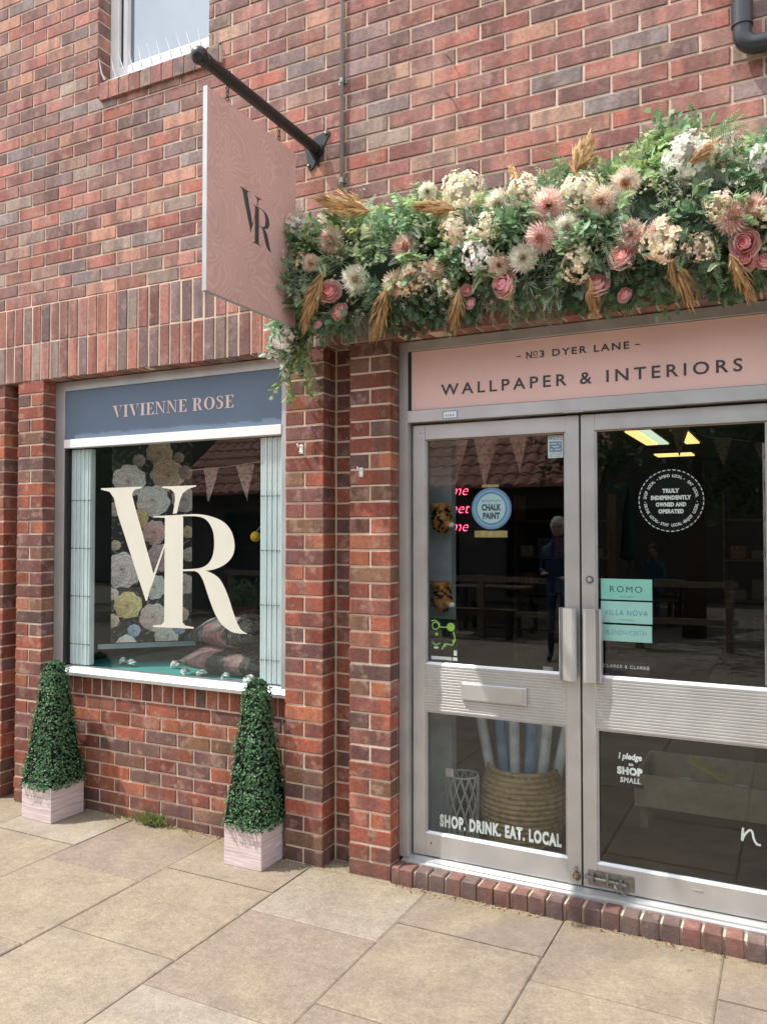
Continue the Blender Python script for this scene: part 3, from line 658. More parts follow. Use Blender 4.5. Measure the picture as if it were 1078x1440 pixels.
# cushions
def cushion(cx, cy, cz, w_, h_, t_, label, seed):
    n = 64; rg = random.Random(seed); v = []; cols = []
    roses = [(rg.uniform(-1, 1), rg.uniform(-1, 1), rg.uniform(.20, .34), rg.choice([(.24, .20, .21), (.28, .27, .29), (.10, .12, .17), (.20, .12, .13)])) for _ in range(5)]
    U, V = np.meshgrid(np.linspace(-1, 1, n+1), np.linspace(-1, 1, n+1)); col = rose_field(U, V, roses)
    me = bpy.data.meshes.new('cushion'); faces = []; idx = {}
    for side in (1, -1):
        for j in range(n+1):
            for i in range(n+1):
                u, w2 = U[j, i], V[j, i]; th = (max(0, 1-abs(u)**2.4)*max(0, 1-abs(w2)**2.4))**.5
                sh = 1-.10*(1-abs(w2))*abs(u)**3
                v.append((u*w_/2*sh, w2*h_/2*(1-.08*abs(w2)**2*(1-abs(u))), side*t_/2*th+.01*math.sin(u*5+w2*3)*th)); cols.append(col[j, i])
        o_ = (0 if side == 1 else (n+1)**2)
        faces += [tuple(o_+q for q in ((j*(n+1)+i, j*(n+1)+i+1, (j+1)*(n+1)+i+1, (j+1)*(n+1)+i) if side == 1 else (j*(n+1)+i, (j+1)*(n+1)+i, (j+1)*(n+1)+i+1, j*(n+1)+i+1))) for j in range(n) for i in range(n)]
    me.from_pydata(v, [], faces); ca = me.color_attributes.new('Col', 'FLOAT_COLOR', 'POINT'); ca.data.foreach_set('color', np.array([(*c, 1) for c in cols], np.float32).ravel())
    me.polygons.foreach_set('use_smooth', [True]*len(faces)); me.materials.append(M['fabric'])
    o = link('cushion', me, None, None, (cx, cy, cz)); return tag(o, label, 'cushion', 'dark floral cushions')
c1 = cushion(-.93, .40, .875, .54, .42, .16, 'lower dark rose printed cushion lying on the display shelf', 3); c1.rotation_euler = (.05, .03, .1)
c2 = cushion(-.93, .44, 1.035, .52, .42, .18, 'upper dark rose printed cushion leaning on the lower one', 8); c2.rotation_euler = (.12, -.06, -.12)
# crumpled paper flowers
def paper_flower(cx, cy, cz, s, label):
    b = MB(); rg = random.Random(int(cx*1000))
    for i in range(16):
        a = rg.uniform(0, 6.28); e = rg.uniform(.0, 1.3); r = s*rg.uniform(.5, 1); dr = Vector((math.cos(a)*math.cos(e), math.sin(a)*math.cos(e), math.sin(e)))
        t = dr.cross(Vector((rg.uniform(-1, 1), rg.uniform(-1, 1), 1))).normalized()*s*.42; c_ = Vector((cx, cy, cz+s*.35)); p = c_+dr*r*.3; q = c_+dr*r; k = t.cross(dr)*.5
        b.quad(tuple(p-t*.4), tuple(p+t*.4), tuple(q+t+k), tuple(q-t+k*.2)); b.quad(tuple(q-t+k*.2), tuple(q+t+k), tuple(q+t*.3+dr*s*.15-k), tuple(q-t*.4+dr*s*.1-k))
    o = ob('paper_flower', b, M['paperw'], smooth=False); return tag(o, label, 'paper flower', 'white paper flowers on the display shelf')
for (x, y, nm) in ((-1.70, .30, 'leftmost white paper flower on the teal shelf, by the grille'), (-1.60, .27, 'white paper flower under the left end of the wallpaper bar'), (-1.34, .34, 'white paper flower under the right end of the wallpaper bar'), (-1.14, .20, 'white paper flower on the teal shelf left of the cushions'), (-1.02, .19, 'white paper flower in front of the left corner of the cushions'), (-.85, .18, 'white paper flower in front of the middle of the cushions'), (-.69, .17, 'rightmost white paper flower beside the right grille')):
    paper_flower(x, y, .799, .032, nm)
# pompom on string
pm_ = empty('pompom', 'round yellow pompom hanging on a string near the right grille', 'pompom', (-.785, .35, 1.56))
wp('ball', MB().sphere((-.785, .35, 1.56), .029, 16, 10), M['yel'], pm_, smooth=True)
wp('string', MB().tube([(-.785, .35, 1.58), (-.66, .33, 1.70), (-.50, .3, 2.2)], .0015, 5), M['vwhite'], pm_)
# bunting
def bunt_mat():
    m, t, b = nodes('pink_floral_cotton'); L = t.links.new; N = t.nodes.new; g = N('ShaderNodeNewGeometry'); v = N('ShaderNodeTexVoronoi'); v.inputs['Scale'].default_value = 42; L(g.outputs['Position'], v.inputs['Vector'])
    r = N('ShaderNodeValToRGB'); r.color_ramp.elements[0].position = .25; r.color_ramp.elements[0].color = (.50, .20, .20, 1); r.color_ramp.elements[1].position = .4; r.color_ramp.elements[1].color = (.66, .50, .48, 1); L(v.outputs['Distance'], r.inputs[0]); L(r.outputs[0], b.inputs['Base Color']); b.inputs['Roughness'].default_value = .8
    return m
M['bunt'] = bunt_mat()
def bunting(y, pts, flags, label):
    t = empty('bunting', label, 'bunting', (pts[0][0], y, pts[0][1]))
    wp('string', MB().tube([(p[0], y, p[1]) for p in pts], .0022, 5), M['vwhite'], t)
    for (a, c, p, z) in flags:
        n = 5; b = MB()
        for i in range(n):
            def W(u, v): return (a+(c-a)*u+((p-(a+c)/2))*v*(1) if False else (a*(1-u)+c*u)*(1-v)+p*v, y+.008*math.sin(u*5+v*3+a*9), z[0]*(1-v)+z[1]*v)
            for k in range(n): b.quad(W(i/n, k/n), W((i+1)/n, k/n), W((i+1)/n, (k+1)/n*.999), W(i/n, (k+1)/n*.999))
        wp('pennant', b, M['bunt'], t)
    return t
bunting(.5, [(-1.40, 1.955), (-1.1, 1.968), (-.72, 2.00), (-.45, 2.04)], [(-1.278, -1.157, -1.234, (1.968, 1.767)), (-1.033, -.907, -.951, (1.976, 1.766)), (-.78, -.66, -.70, (1.99, 1.78))], 'pink floral bunting strung across the inside of the shop window')
bunting(.5, [(.20, 2.06), (.5, 2.05), (.80, 2.05), (1.1, 2.07)], [(.26, .40, .33, (2.05, 1.80)), (.435, .56, .49, (2.05, 1.80)), (.619, .712, .669, (2.048, 1.873))], 'pink floral bunting hanging behind the top of the left door')
bunting(3.2, [(.9, 2.45), (1.3, 2.30), (1.8, 2.22), (2.3, 2.28)], [(1.02, 1.16, 1.09, (2.38, 2.16)), (1.32, 1.46, 1.40, (2.29, 2.07)), (1.60, 1.74, 1.68, (2.24, 2.03))], 'faded bunting deep inside the shop behind the right door')

# ---------------------------------------------------------------- door frame and fascia
fr = empty('door_frame', 'grey aluminium shopfront frame holding the pink WALLPAPER & INTERIORS sign', 'door frame', (1.05, .09, .09))
wp('frame_post', MB().box(.2165, .262, FY-.002, .20, .091, 2.470), M['alu2'], fr, .002)
wp('frame_post', MB().box(1.84, 1.903, FY-.002, .20, .091, 2.470), M['alu2'], fr, .002)
wp('frame_head', MB().box(.262, 1.84, FY-.002, .20, 2.424, 2.470), M['alu2'], fr, .002)
wp('frame_transom', MB().box(.262, 1.84, FY-.004, .20, 2.092, 2.147), M['alu'], fr, .002)
wp('door_closer_cover', MB().box(.99, 1.075, FY-.010, FY-.004, 2.088, 2.098), M['alu2'], fr, .001)
wp('fascia_panel', MB().box(.2765, 1.84, FY+.010, .20, 2.150, 2.422), M['pink'], fr)
wp('panel_gasket', MB().box(.262, .2765, FY+.006, .20, 2.147, 2.424), M['dark'], fr)
ty = FY+.0085
def ptext(*a, root=None, **k): return P_(text(*a, None, **k), root)
ptext('WALLPAPER & INTERIORS', .050, 1.056, 2.240, ty, M['char'], root=fr, space=1.0, weight=.0008)
def fit(o, x0, x1, z0, z1):
    me = o.data; xs_ = [v.co.x for v in me.vertices]; zs_ = [v.co.z for v in me.vertices]
    a, b_, c, d_ = min(xs_), max(xs_), min(zs_), max(zs_)
    for v in me.vertices: v.co.x = x0+(v.co.x-a)*(x1-x0)/(b_-a); v.co.z = z0+(v.co.z-c)*(z1-z0)/(d_-c)
    return o
fr_t = [o for o in C.objects if o.parent == fr and o.name.startswith('lettering')][0]
# letters placed one by one for the wide tracking of the photograph
bpy.data.objects.remove(fr_t)
def tracked(word, x0, x1, z0, z1, y, m, root, weight=.0012, gap=.55, sx=1.12):
    # word laid out with wide tracking, as one object
    h = z1-z0; cu = bpy.data.curves.new('t', 'FONT'); cu.body = word; cu.size = h*1.37; cu.space_character = 1+gap; cu.space_word = 1.0; cu.offset = weight; cu.resolution_u = 3; cu.fill_mode = 'FRONT'
    o = bpy.data.objects.new('t', cu); C.objects.link(o); me = bpy.data.meshes.new_from_object(o.evaluated_get(bpy.context.evaluated_depsgraph_get())); bpy.data.objects.remove(o); bpy.data.curves.remove(cu)
    me.transform(Matrix.Translation((0, y, 0)) @ Matrix.Rotation(R_(90), 4, 'X')); me.materials.clear(); me.materials.append(m); me.name = 'lettering'
    o = link('lettering', me, None); fit(o, x0, x1, z0, z1); return P_(o, root)
tracked('WALLPAPER & INTERIORS', .425, 1.688, 2.207, 2.259, ty, M['char'], fr, weight=.0010, gap=.42)
tracked('N', .826, .852, 2.338, 2.369, ty, M['char'], fr, gap=0, weight=.0008)
P_(flat('lettering', ring(.868, 2.359, .0075, .0105, 20)+[[(.857, 2.339), (.879, 2.339), (.879, 2.3425), (.857, 2.3425)]], ty, M['char'], None, .00001), fr)
tracked('3 DYER LANE', .886, 1.262, 2.338, 2.369, ty, M['char'], fr, weight=.0008, gap=.28)
P_(flat('lettering', [[(.782, 2.350), (.803, 2.350), (.803, 2.354), (.782, 2.354)], [(1.285, 2.350), (1.306, 2.350), (1.306, 2.354), (1.285, 2.354)]], ty, M['char'], None, .00001), fr)
sk = wp('small_sticker', MB().box(.438, .512, FY-.0052, FY-.004, 2.098, 2.134), M['sblue'], fr, label='small white sticker edged in blue on the transom')
wp('sticker_face', MB().box(.443, .507, FY-.0058, FY-.0052, 2.102, 2.130), M['vwhite'], fr)
P_(flat('sticker_print', [[(.452+.012*i, 2.108), (.458+.012*i, 2.108), (.460+.012*i, 2.116), (.453+.012*i, 2.117)] for i in range(4)], FY-.006, M['sblue'], None, .00001), fr)

# ---------------------------------------------------------------- doors
DY = .125; GY = .146
def rib_rail(x0, x1, z0, z1):
    n = 17; prof = [(DY+.03, z0)]
    for i in range(n):
        a = z0+(z1-z0)*i/n; h = (z1-z0)/n
        prof += [(DY+.0042, a), (DY+.0042, a+h*.14), (DY+.0015, a+h*.30), (DY+.0015, a+h*.84), (DY+.0042, a+h)]
    prof += [(DY+.03, z1)]
    return MB().prism(prof, 'x', x0, x1)
def bead(x0, x1, z0, z1, root, w_=.011):
    wp('glazing_bead', MB().prism([(DY+.004, z0-.001), (DY+.012, z0+w_), (GY-.001, z0+w_), (GY-.001, z0-.001)], 'x', x0, x1), M['alu'], root)
    wp('glazing_bead', MB().box(x0, x1, DY+.006, GY-.001, z1-w_*.6, z1), M['woodl'] if z1 > 1.5 else M['alu2'], root)
    for s_, a in ((1, x0), (-1, x1)): wp('glazing_bead', MB().box(min(a, a+s_*w_*.7), max(a, a+s_*w_*.7), DY+.006, GY-.001, z0+w_, z1-w_*.6), M['alu2'], root)
def door(x0, x1, sl, sr, label):
    t = empty('glazed_door', label, 'door', ((x0+x1)/2, DY, .098))
    a, c = x0+sl, x1-sr
    wp('stile', MB().box(x0, a, DY, .175, .100, 2.082), M['alu'], t, .0025)
    wp('stile', MB().box(c, x1, DY, .175, .100, 2.082), M['alu'], t, .0025)
    wp('top_rail', MB().box(a, c, DY+.001, .174, 2.014, 2.081), M['alu'], t, .001)
    wp('bottom_rail', MB().box(a, c, DY+.001, .174, .101, .200), M['alu'], t, .001)
    wp('mid_rail', rib_rail(a, c, .760, .974), M['alu'], t)
    wp('mid_rail_core', MB().box(a, c, DY+.031, .174, .76, .974), M['alu2'], t)
    gp = wp('glass_pane', MB().box(a, c, GY, GY+.005, .974, 2.014), M['glass'], t)
    gq = wp('glass_pane', MB().box(a, c, GY, GY+.005, .200, .760), M['glass'], t)
    bead(a, c, .974, 2.014, t); bead(a, c, .200, .760, t)
    return t
DL = door(.270, 1.046, .062, .058, 'left glazed door with letter plate and SHOP. DRINK. EAT. LOCAL lettering')
DR = door(1.054, 1.832, .058, .062, 'right glazed door with mint green stickers, round black badge and barrel bolt')
# letter plate
lp = wp('letter_plate', MB().box(.512, .816, DY-.012, DY+.002, .828, .905), M['alu'], DL, .003)
wp('letter_plate_flap', MB().box(.519, .800, DY-.0145, DY-.012, .833, .900), M['alu'], DL, .001)
wp('rail_screw', MB().sphere((.31, DY, 2.045), .003, 8, 5).sphere((.33, DY, 2.045), .0025, 8, 5).sphere((.36, DY, .16), .004, 8, 5), M['dark'], DL)
# pull handles: extruded grips with grooved outer edge
def handle(xs_, root):
    sgn = 1 if xs_[1] > xs_[0] else -1; a, c = xs_
    L_ = abs(c-a); pr = [(0, 0), (.004, -.022), (.010, -.028), (.012, -.020), (.016, -.030), (.020, -.024), (.024, -.034), (.030, -.036), (L_*.80, -.050), (L_*.92, -.048), (L_, -.038), (L_, -.030), (L_*.85, -.038), (.034, -.024), (.034, 0)]
    prof = [(a+sgn*p[0], DY+p[1]) for p in pr]
    if sgn < 0: prof = prof[::-1]
    wp('pull_handle', MB().prism(prof, 'z', .958, 1.262), M['alu'], root)
handle((.958, 1.040), DL); handle((1.142, 1.066), DR)
wp('lock_cylinder', MB().tube([(1.089, DY+.002, 1.384), (1.089, DY-.008, 1.384)], .0165, 18), M['steel'], DR, .001)
wp('lock_ring', MB().tube([(1.089, DY-.0075, 1.384), (1.089, DY-.0085, 1.384)], .0135, 18), M['dark'], DR)
wp('lock_face', MB().tube([(1.089, DY-.008, 1.384), (1.089, DY-.011, 1.384)], .010, 14).box(1.0875, 1.0905, DY-.0125, DY-.011, 1.378, 1.390), M['alu'], DR)
# bolt
wp('bolt_plate', MB().box(1.074, 1.262, DY-.003, DY, .112, .176), M['steel'], DR, .001)
wp('bolt_bar', MB().tube([(1.062, DY-.014, .148), (1.235, DY-.014, .140)], .0075, 10), M['steel'], DR, smooth=True)
wp('bolt_staple', MB().box(1.088, 1.100, DY-.024, DY-.003, .128, .166).box(1.150, 1.162, DY-.024, DY-.003, .122, .172).box(1.205, 1.215, DY-.024, DY-.003, .124, .160), M['steel'], DR, .001)
wp('bolt_knob', MB().tube([(1.185, DY-.014, .143), (1.19, DY-.035, .140), (1.20, DY-.045, .118)], [.005, .006, .007], 8), M['steel'], DR, smooth=True)
wp('hasp_loop', MB().tube([(1.222+.012*math.cos(i/10*6.28), DY-.012, .118+.018*math.sin(i/10*6.28)) for i in range(11)], .0028, 6), M['steel'], DR)
wp('keep_knob', MB().sphere((1.027, DY-.014, .138), .013, 12, 8).tube([(1.027, DY, .138), (1.027, DY-.012, .138)], .017, 12), M['rust'], DL, smooth=True)
wp('keep_knob', MB().sphere((1.024, DY-.010, .168), .009, 10, 7), M['steel'], DL, smooth=True)
wp('door_badge', MB().box(1.482, 1.524, DY-.001, DY+.002, .166, .173), M['alu2'], DR)
# ---- stickers on the glass
GT = GY+.0075
def dec(name, x0, x1, z0, z1, m, root, k=0, label=None):
    o = P_(flat(name, [[(x0, z0), (x1, z0), (x1, z1), (x0, z1)]], GT-.0003*k, m, None), root)
    if label: o['label'] = label
    return o
def dtext(word, x0, x1, z0, z1, m, root, k=1, weight=0, name='lettering', **kw):
    cu = bpy.data.curves.new('t', 'FONT'); cu.body = word; cu.size = (z1-z0)*1.37; cu.offset = weight; cu.resolution_u = 3; cu.fill_mode = 'FRONT'
    for q, v in kw.items(): setattr(cu, q, v)
    o = bpy.data.objects.new('t', cu); C.objects.link(o); me = bpy.data.meshes.new_from_object(o.evaluated_get(bpy.context.evaluated_depsgraph_get())); bpy.data.objects.remove(o); bpy.data.curves.remove(cu)
    me.transform(Matrix.Translation((0, GT-.0003*k, 0)) @ Matrix.Rotation(R_(90), 4, 'X')); me.materials.clear(); me.materials.append(m); me.name = name
    o = link(name, me, None); fit(o, x0, x1, z0, z1); return P_(o, root)
dtext('SHOP. DRINK. EAT. LOCAL', .392, .955, .232, .290, M['vwhite'], DL, weight=.0042, space_character=1.16)
# round chalk paint sticker
cxs, czs = .645, 1.690
P_(flat('round_sticker', [disc(cxs, czs, .094)], GT, M['sblue'], None), DL)['label'] = 'round blue sticker reading CHALK PAINT'
P_(flat('round_sticker_centre', [disc(cxs, czs, .066)], GT-.0003, M['spale'], None), DL)
P_(flat('sticker_print', ring(cxs, czs, .076, .083, 72, .5, 1)+ring(cxs, czs, .064, .0665, 40), GT-.0006, M['spale'], None, .00001), DL)
dtext('CHALK', cxs-.046, cxs+.046, czs-.010, czs+.020, M['char'], DL, 2, .0022, space_character=1.05); dtext('PAINT', cxs-.040, cxs+.040, czs-.048, czs-.018, M['char'], DL, 2, .0022, space_character=1.05)
sc = [(cxs-.048+i*.0035, czs+.034+.006*math.sin(i*1.5)*(1 if i % 9 < 6 else .2)) for i in range(28)]
P_(flat('sticker_print', stroke2(sc, .0018), GT-.0006, M['char'], None, .00001), DL)
dec('gold_label', cxs-.080, cxs+.075, czs-.130, czs-.100, M['gold'], DL, 0)
dec('gold_label', cxs-.045, cxs+.035, czs+.096, czs+.108, M['gold'], DL, 0)
# police sticker
dec('blue_sticker', .905, .972, 1.906, 2.004, M['vwhite'], DL, 0, 'small blue and white sticker in the top corner'); dec('sticker_print', .911, .966, 1.932, 1.978, M['sblue'], DL, 1)
dtext('POLICE', .909, .968, 1.983, 1.998, M['sblue'], DL, 2, .0004)
P_(flat('sticker_print', [[(.911+.0+.006*(i % 9), 1.911+.007*(i//9)), (.911+.004+.006*(i % 9), 1.911+.007*(i//9)), (.911+.004+.006*(i % 9), 1.914+.007*(i//9)), (.911+.006*(i % 9), 1.914+.007*(i//9))] for i in range(27) if i % 5 != 3], GT-.0006, M['sblue'], None, .00001), DL)
P_(flat('sticker_print', [[(.918+.009*(i % 5), 1.939+.013*(i//5)), (.924+.009*(i % 5), 1.939+.013*(i//5)), (.924+.009*(i % 5), 1.945+.013*(i//5)), (.918+.009*(i % 5), 1.945+.013*(i//5))] for i in range(15) if i % 4 != 1], GT-.0006, M['vwhite'], None, .00001), DL)
# green and black cycle style sticker
dec('black_sticker', .345, .482, .990, 1.184, M['blacks'], DL, 0, 'black sticker with lime green print in the bottom corner')
gp = [disc(.448, 1.148, .020, 18), disc(.418, 1.062, .007, 10), disc(.378, 1.112, .007, 10), disc(.462, 1.085, .007, 10)]
P_(flat('sticker_print', gp+ring(.372, 1.150, .014, .019, 16)+stroke2([(.352, 1.172), (.372, 1.176), (.392, 1.160), (.392, 1.145), (.43, 1.146)], .005)+stroke2([(.462, 1.125), (.47, 1.09), (.455, 1.065), (.42, 1.07), (.405, 1.045)], .006)+stroke2([(.355, 1.075), (.375, 1.060), (.395, 1.072)], .004), GT-.0003, M['green'], None, .00001), DL)
P_(flat('sticker_print', [[(.350, .995), (.452, .995), (.452, 1.010), (.350, 1.010)], [(.457, .995), (.480, .995), (.480, 1.010), (.457, 1.010)], [(.462, 1.018), (.478, 1.018), (.478, 1.042), (.462, 1.042)], [(.365, 1.045), (.385, 1.045), (.388, 1.055), (.363, 1.053)]], GT-.0003, M['vwhite'], None, .00001), DL)
# right door: badge
cx_, cz_ = 1.412, 1.712; rb = .128
P_(flat('round_badge', [disc(cx_, cz_, rb, 48)], GT, M['blacks'], None), DR)['label'] = 'round black badge reading TRULY INDEPENDENTLY OWNED AND OPERATED'
P_(flat('badge_print', ring(cx_, cz_, rb-.0045, rb-.001, 120, 1.9, 3), GT-.0003, M['vwhite'], None, .00001), DR)
for wd, zc, hw in (('TRULY', .040, .033), ('INDEPENDENTLY', .012, .078), ('OWNED AND', -.016, .059), ('OPERATED', -.044, .049)):
    dtext(wd, cx_-hw, cx_+hw, cz_+zc-.009, cz_+zc+.009, M['vwhite'], DR, 1, .0017, space_character=1.12)
def arc_text(word, ang, r, h, flip=False, root=DR):
    n = len(word); st_ = .0072/r; me_all = MB()
    for i, ch in enumerate(word):
        if ch == ' ': continue
        a = R_(ang)+(-1 if not flip else 1)*(i-(n-1)/2)*st_*1.18
        x, z = cx_+r*math.cos(a), cz_+r*math.sin(a); rotz = a-math.pi/2 if not flip else a+math.pi/2
        o = text(ch, h, 0, 0, 0, M['vwhite'], None, rot=Matrix.Rotation(R_(90), 4, 'X') @ Matrix.Rotation(rotz, 4, 'Z'), loc=(x, GT-.0003, z), sx=.9, weight=.0006)
        i0 = len(me_all.v); me_all.v += [tuple(v.co) for v in o.data.vertices]; me_all.f += [tuple(i0+k for k in p.vertices) for p in o.data.polygons]; me_all.c += [None]*len(o.data.polygons)
        bpy.data.objects.remove(o)
    P_(ob('lettering', me_all, M['vwhite']), root)
for wd, an, fl in (('SPEND LOCAL', 90, 0), ('EAT LOCAL', 28, 0), ('ENJOY LOCAL', -34, 1), ('STAY LOCAL', -90, 1), ('DRINK LOCAL', -146, 1), ('SHOP LOCAL', 152, 0)): arc_text(wd, an, .101, .0115, fl)
P_(flat('badge_print', [disc(cx_+.101*math.cos(R_(a)), cz_+.101*math.sin(R_(a)), .0022, 8) for a in (59, -3, -62, -118, 183, 121)], GT-.0003, M['vwhite'], None, .00001), DR)
# mint stickers
dec('mint_sticker', 1.128, 1.336, 1.301, 1.388, M['mint'], DR, 0, 'mint green sticker reading ROMO'); dtext('ROMO', 1.166, 1.296, 1.332, 1.358, M['char'], DR, 1, 0, space_character=1.3)
dec('mint_sticker', 1.128, 1.336, 1.204, 1.294, M['mint2'], DR, 0, 'pale mint sticker reading VILLA NOVA'); dtext('VILLA NOVA', 1.143, 1.318, 1.236, 1.258, M['sblue'], DR, 1, 0, space_character=1.2)
dec('mint_sticker', 1.130, 1.334, 1.128, 1.196, M['mint2'], DR, 0, 'pale mint sticker with faint lettering'); dtext('BLENDWORTH', 1.148, 1.312, 1.154, 1.174, M['sblue'], DR, 1, -.0004)
P_(flat('sticker_print', [[(1.205, 1.313), (1.258, 1.313), (1.258, 1.3145), (1.205, 1.3145)], [(1.205, 1.217), (1.262, 1.217), (1.262, 1.2185), (1.205, 1.2185)]], GT-.0003, M['char'], None, .00001), DR)
dec('black_sticker', 1.130, 1.328, .990, 1.046, M['blacks'], DR, 0, 'black sticker reading CLARKE & CLARKE'); dtext('CLARKE & CLARKE', 1.137, 1.322, 1.017, 1.030, M['vwhite'], DR, 1, 0, space_character=1.2)
# pledge
dtext('I pledge', 1.196, 1.290, .634, .668, M['vwhite'], DR, 1, .0018, shear=.15); dtext('to', 1.236, 1.256, .617, .629, M['vwhite'], DR, 1, .0006, shear=.2)
dtext('SHOP', 1.190, 1.292, .578, .611, M['vwhite'], DR, 1, .0032, space_character=1.1); dtext('SMALL', 1.202, 1.284, .546, .568, M['vwhite'], DR, 1, .0011, shear=.1, space_character=1.1)
dec('black_sticker', 1.185, 1.296, .528, .545, M['blacks'], DR, 0)
# script n
npts = [(1.668, .430), (1.664, .385), (1.672, .405), (1.690, .426), (1.700, .422), (1.706, .395), (1.716, .378), (1.728, .376)]
P_(flat('script_lettering', stroke2([(a, z) for a, z in smooth(npts, 4)], .0085), GT-.0003, M['vwhite'], None, .00001), DR)
# frosted strip at the right edge
fro = dec('vinyl_strip', 1.752, 1.769, .99, 1.93, M['conduit'], DR, 0, 'pale vinyl strip down the right edge of the glass')
P_(flat('strip_print', sum([stroke2([(1.754+.012*rnd.random(), z), (1.756+.012*rnd.random(), z-.02), (1.753+.012*rnd.random(), z-.035)], .003) for z in (1.9, 1.78, 1.66, 1.52, 1.44, 1.36, 1.27, 1.18, 1.10)], []), GT-.0003, M['char'], None, .00001), DR)

# ---------------------------------------------------------------- interior of the shop
rm = empty('shop_interior', 'dark interior of the shop seen through the doors and window', 'room', (0, 3, .08))
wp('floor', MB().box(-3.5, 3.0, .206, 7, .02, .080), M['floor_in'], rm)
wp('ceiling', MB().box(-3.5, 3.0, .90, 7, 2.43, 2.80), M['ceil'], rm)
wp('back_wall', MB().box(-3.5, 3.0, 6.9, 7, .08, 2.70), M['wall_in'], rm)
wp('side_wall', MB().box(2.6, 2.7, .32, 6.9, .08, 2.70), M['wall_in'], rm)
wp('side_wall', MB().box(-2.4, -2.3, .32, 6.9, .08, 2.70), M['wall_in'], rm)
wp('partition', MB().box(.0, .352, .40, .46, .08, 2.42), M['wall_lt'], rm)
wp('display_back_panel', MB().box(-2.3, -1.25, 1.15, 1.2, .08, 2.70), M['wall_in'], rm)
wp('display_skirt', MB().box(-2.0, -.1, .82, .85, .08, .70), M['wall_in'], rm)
def ceil_light(x0, x1, y0, y1, m, label):
    t = empty('ceiling_light', label, 'ceiling light', ((x0+x1)/2, (y0+y1)/2, 2.70))
    wp('frame', MB().box(x0-.02, x1+.02, y0-.02, y1+.02, 2.412, 2.429), M['ceil'], t); wp('diffuser', MB().box(x0, x1, y0, y1, 2.400, 2.411), m, t)
ceil_light(.640, .745, 3.45, 4.55, M['lampw'], 'warm yellow ceiling light panel inside, leftmost of the row')
ceil_light(.755, .840, 3.45, 4.55, M['lampg'], 'pale greenish ceiling light panel beside the warm one on the left')
ceil_light(.985, 1.10, 3.50, 4.60, M['lampw'], 'warm yellow ceiling light panel inside, rightmost of the row')
ceil_light(.56, .93, 5.55, 5.85, M['lampw'], 'farthest warm ceiling light near the back wall')
# shelving with goods at the back, dim
for (x0, nm) in ((-.9, 'left'), (1.25, 'right')):
    t = empty('shelving_unit', 'dark shelving unit with folded goods on the %s of the shop interior' % nm, 'shelf', (x0+.5, 5.6, .08))
    for z in (.5, .9, 1.3, 1.7): wp('shelf_board', MB().box(x0, x0+1.0, 5.4, 5.8, z, z+.02), M['woodl'], t)
    for x in (x0-.02, x0+1.0): wp('shelf_side', MB().box(x, x+.02, 5.4, 5.8, .08, 2.0), M['woodl'], t)
    for z in (.52, .92, 1.32):
        for i in range(5): x = x0+.05+.19*i; wp('folded_goods', MB().box(x, x+.14, 5.42, 5.7, z, z+rnd.uniform(.08, .22)), rnd.choice([M['plast'], M['wall_lt'], M['basket'], M['plast2']]), t, .01)
# basket with rolls
bk = empty('seagrass_basket', 'round woven seagrass basket full of wallpaper rolls behind the left door', 'basket', (.66, .55, .08))
b = MB(); prof = []
for i in range(15):
    z = .10+i*.0235; r = .165+.035*math.sin(min(1, i/14)*math.pi)*1.0
    prof += [(r, z), (r+.011, z+.006), (r+.011, z+.017), (r, z+.0232)]
b.lathe(prof, .665, .55, 48); b.lathe([(.150, .44), (.152, .12), (0.0, .11)], .665, .55, 32)
wp('woven_body', b, M['basket'], bk, smooth=True)
for ri_, (bx, by, tx, tz, m) in enumerate(((.56, .52, -.14, .82, 'plast'), (.61, .50, -.07, .86, 'plast2'), (.65, .49, -.02, .80, 'plast'), (.70, .50, .03, .88, 'plast2'), (.74, .52, .07, .83, 'plast'), (.60, .60, -.05, .9, 'plast'), (.69, .61, .08, .92, 'plast'), (.77, .56, .14, .80, 'plast'))):
    o = ob('wallpaper_roll', MB().tube([(bx, by, .15), (bx+tx, by+.02, tz)], .026, 14), M[m], smooth=True)
    tag(o, ('front pale roll leaning far left in the seagrass basket', 'front blue roll second from the left in the seagrass basket', 'front pale roll in the middle of the seagrass basket', 'front blue roll right of the middle one in the seagrass basket', 'front pale roll fifth from the left in the seagrass basket', 'rear pale roll standing behind the left pair in the basket', 'rear pale roll standing behind the right pair in the basket', 'pale roll leaning far right in the seagrass basket')[ri_], 'paper roll', 'rolls standing in the seagrass basket')
# lattice lantern
ln = empty('lattice_basket', 'tall pale lattice basket with a pink price tag behind the left door', 'basket', (.40, .42, .08))
b = MB()
for k in range(12):
    for sg in (1, -1):
        b.tube([(.40+(.068+.012*math.sin(t*2.2))*math.cos(k*.5236+sg*t*1.3), .42+(.068+.012*math.sin(t*2.2))*math.sin(k*.5236+sg*t*1.3), .10+.30*t) for t in [i/8 for i in range(9)]], .0035, 5)
wp('lattice', b, M['wire'], ln)
for z in (.10, .40): wp('hoop', MB().tube([(.40+.075*math.cos(i*.3142), .42+.075*math.sin(i*.3142), z) for i in range(21)], .005, 6), M['wire'], ln)
wp('price_tag', MB().box(.345, .385, .338, .340, .405, .445), M['blush'], ln)
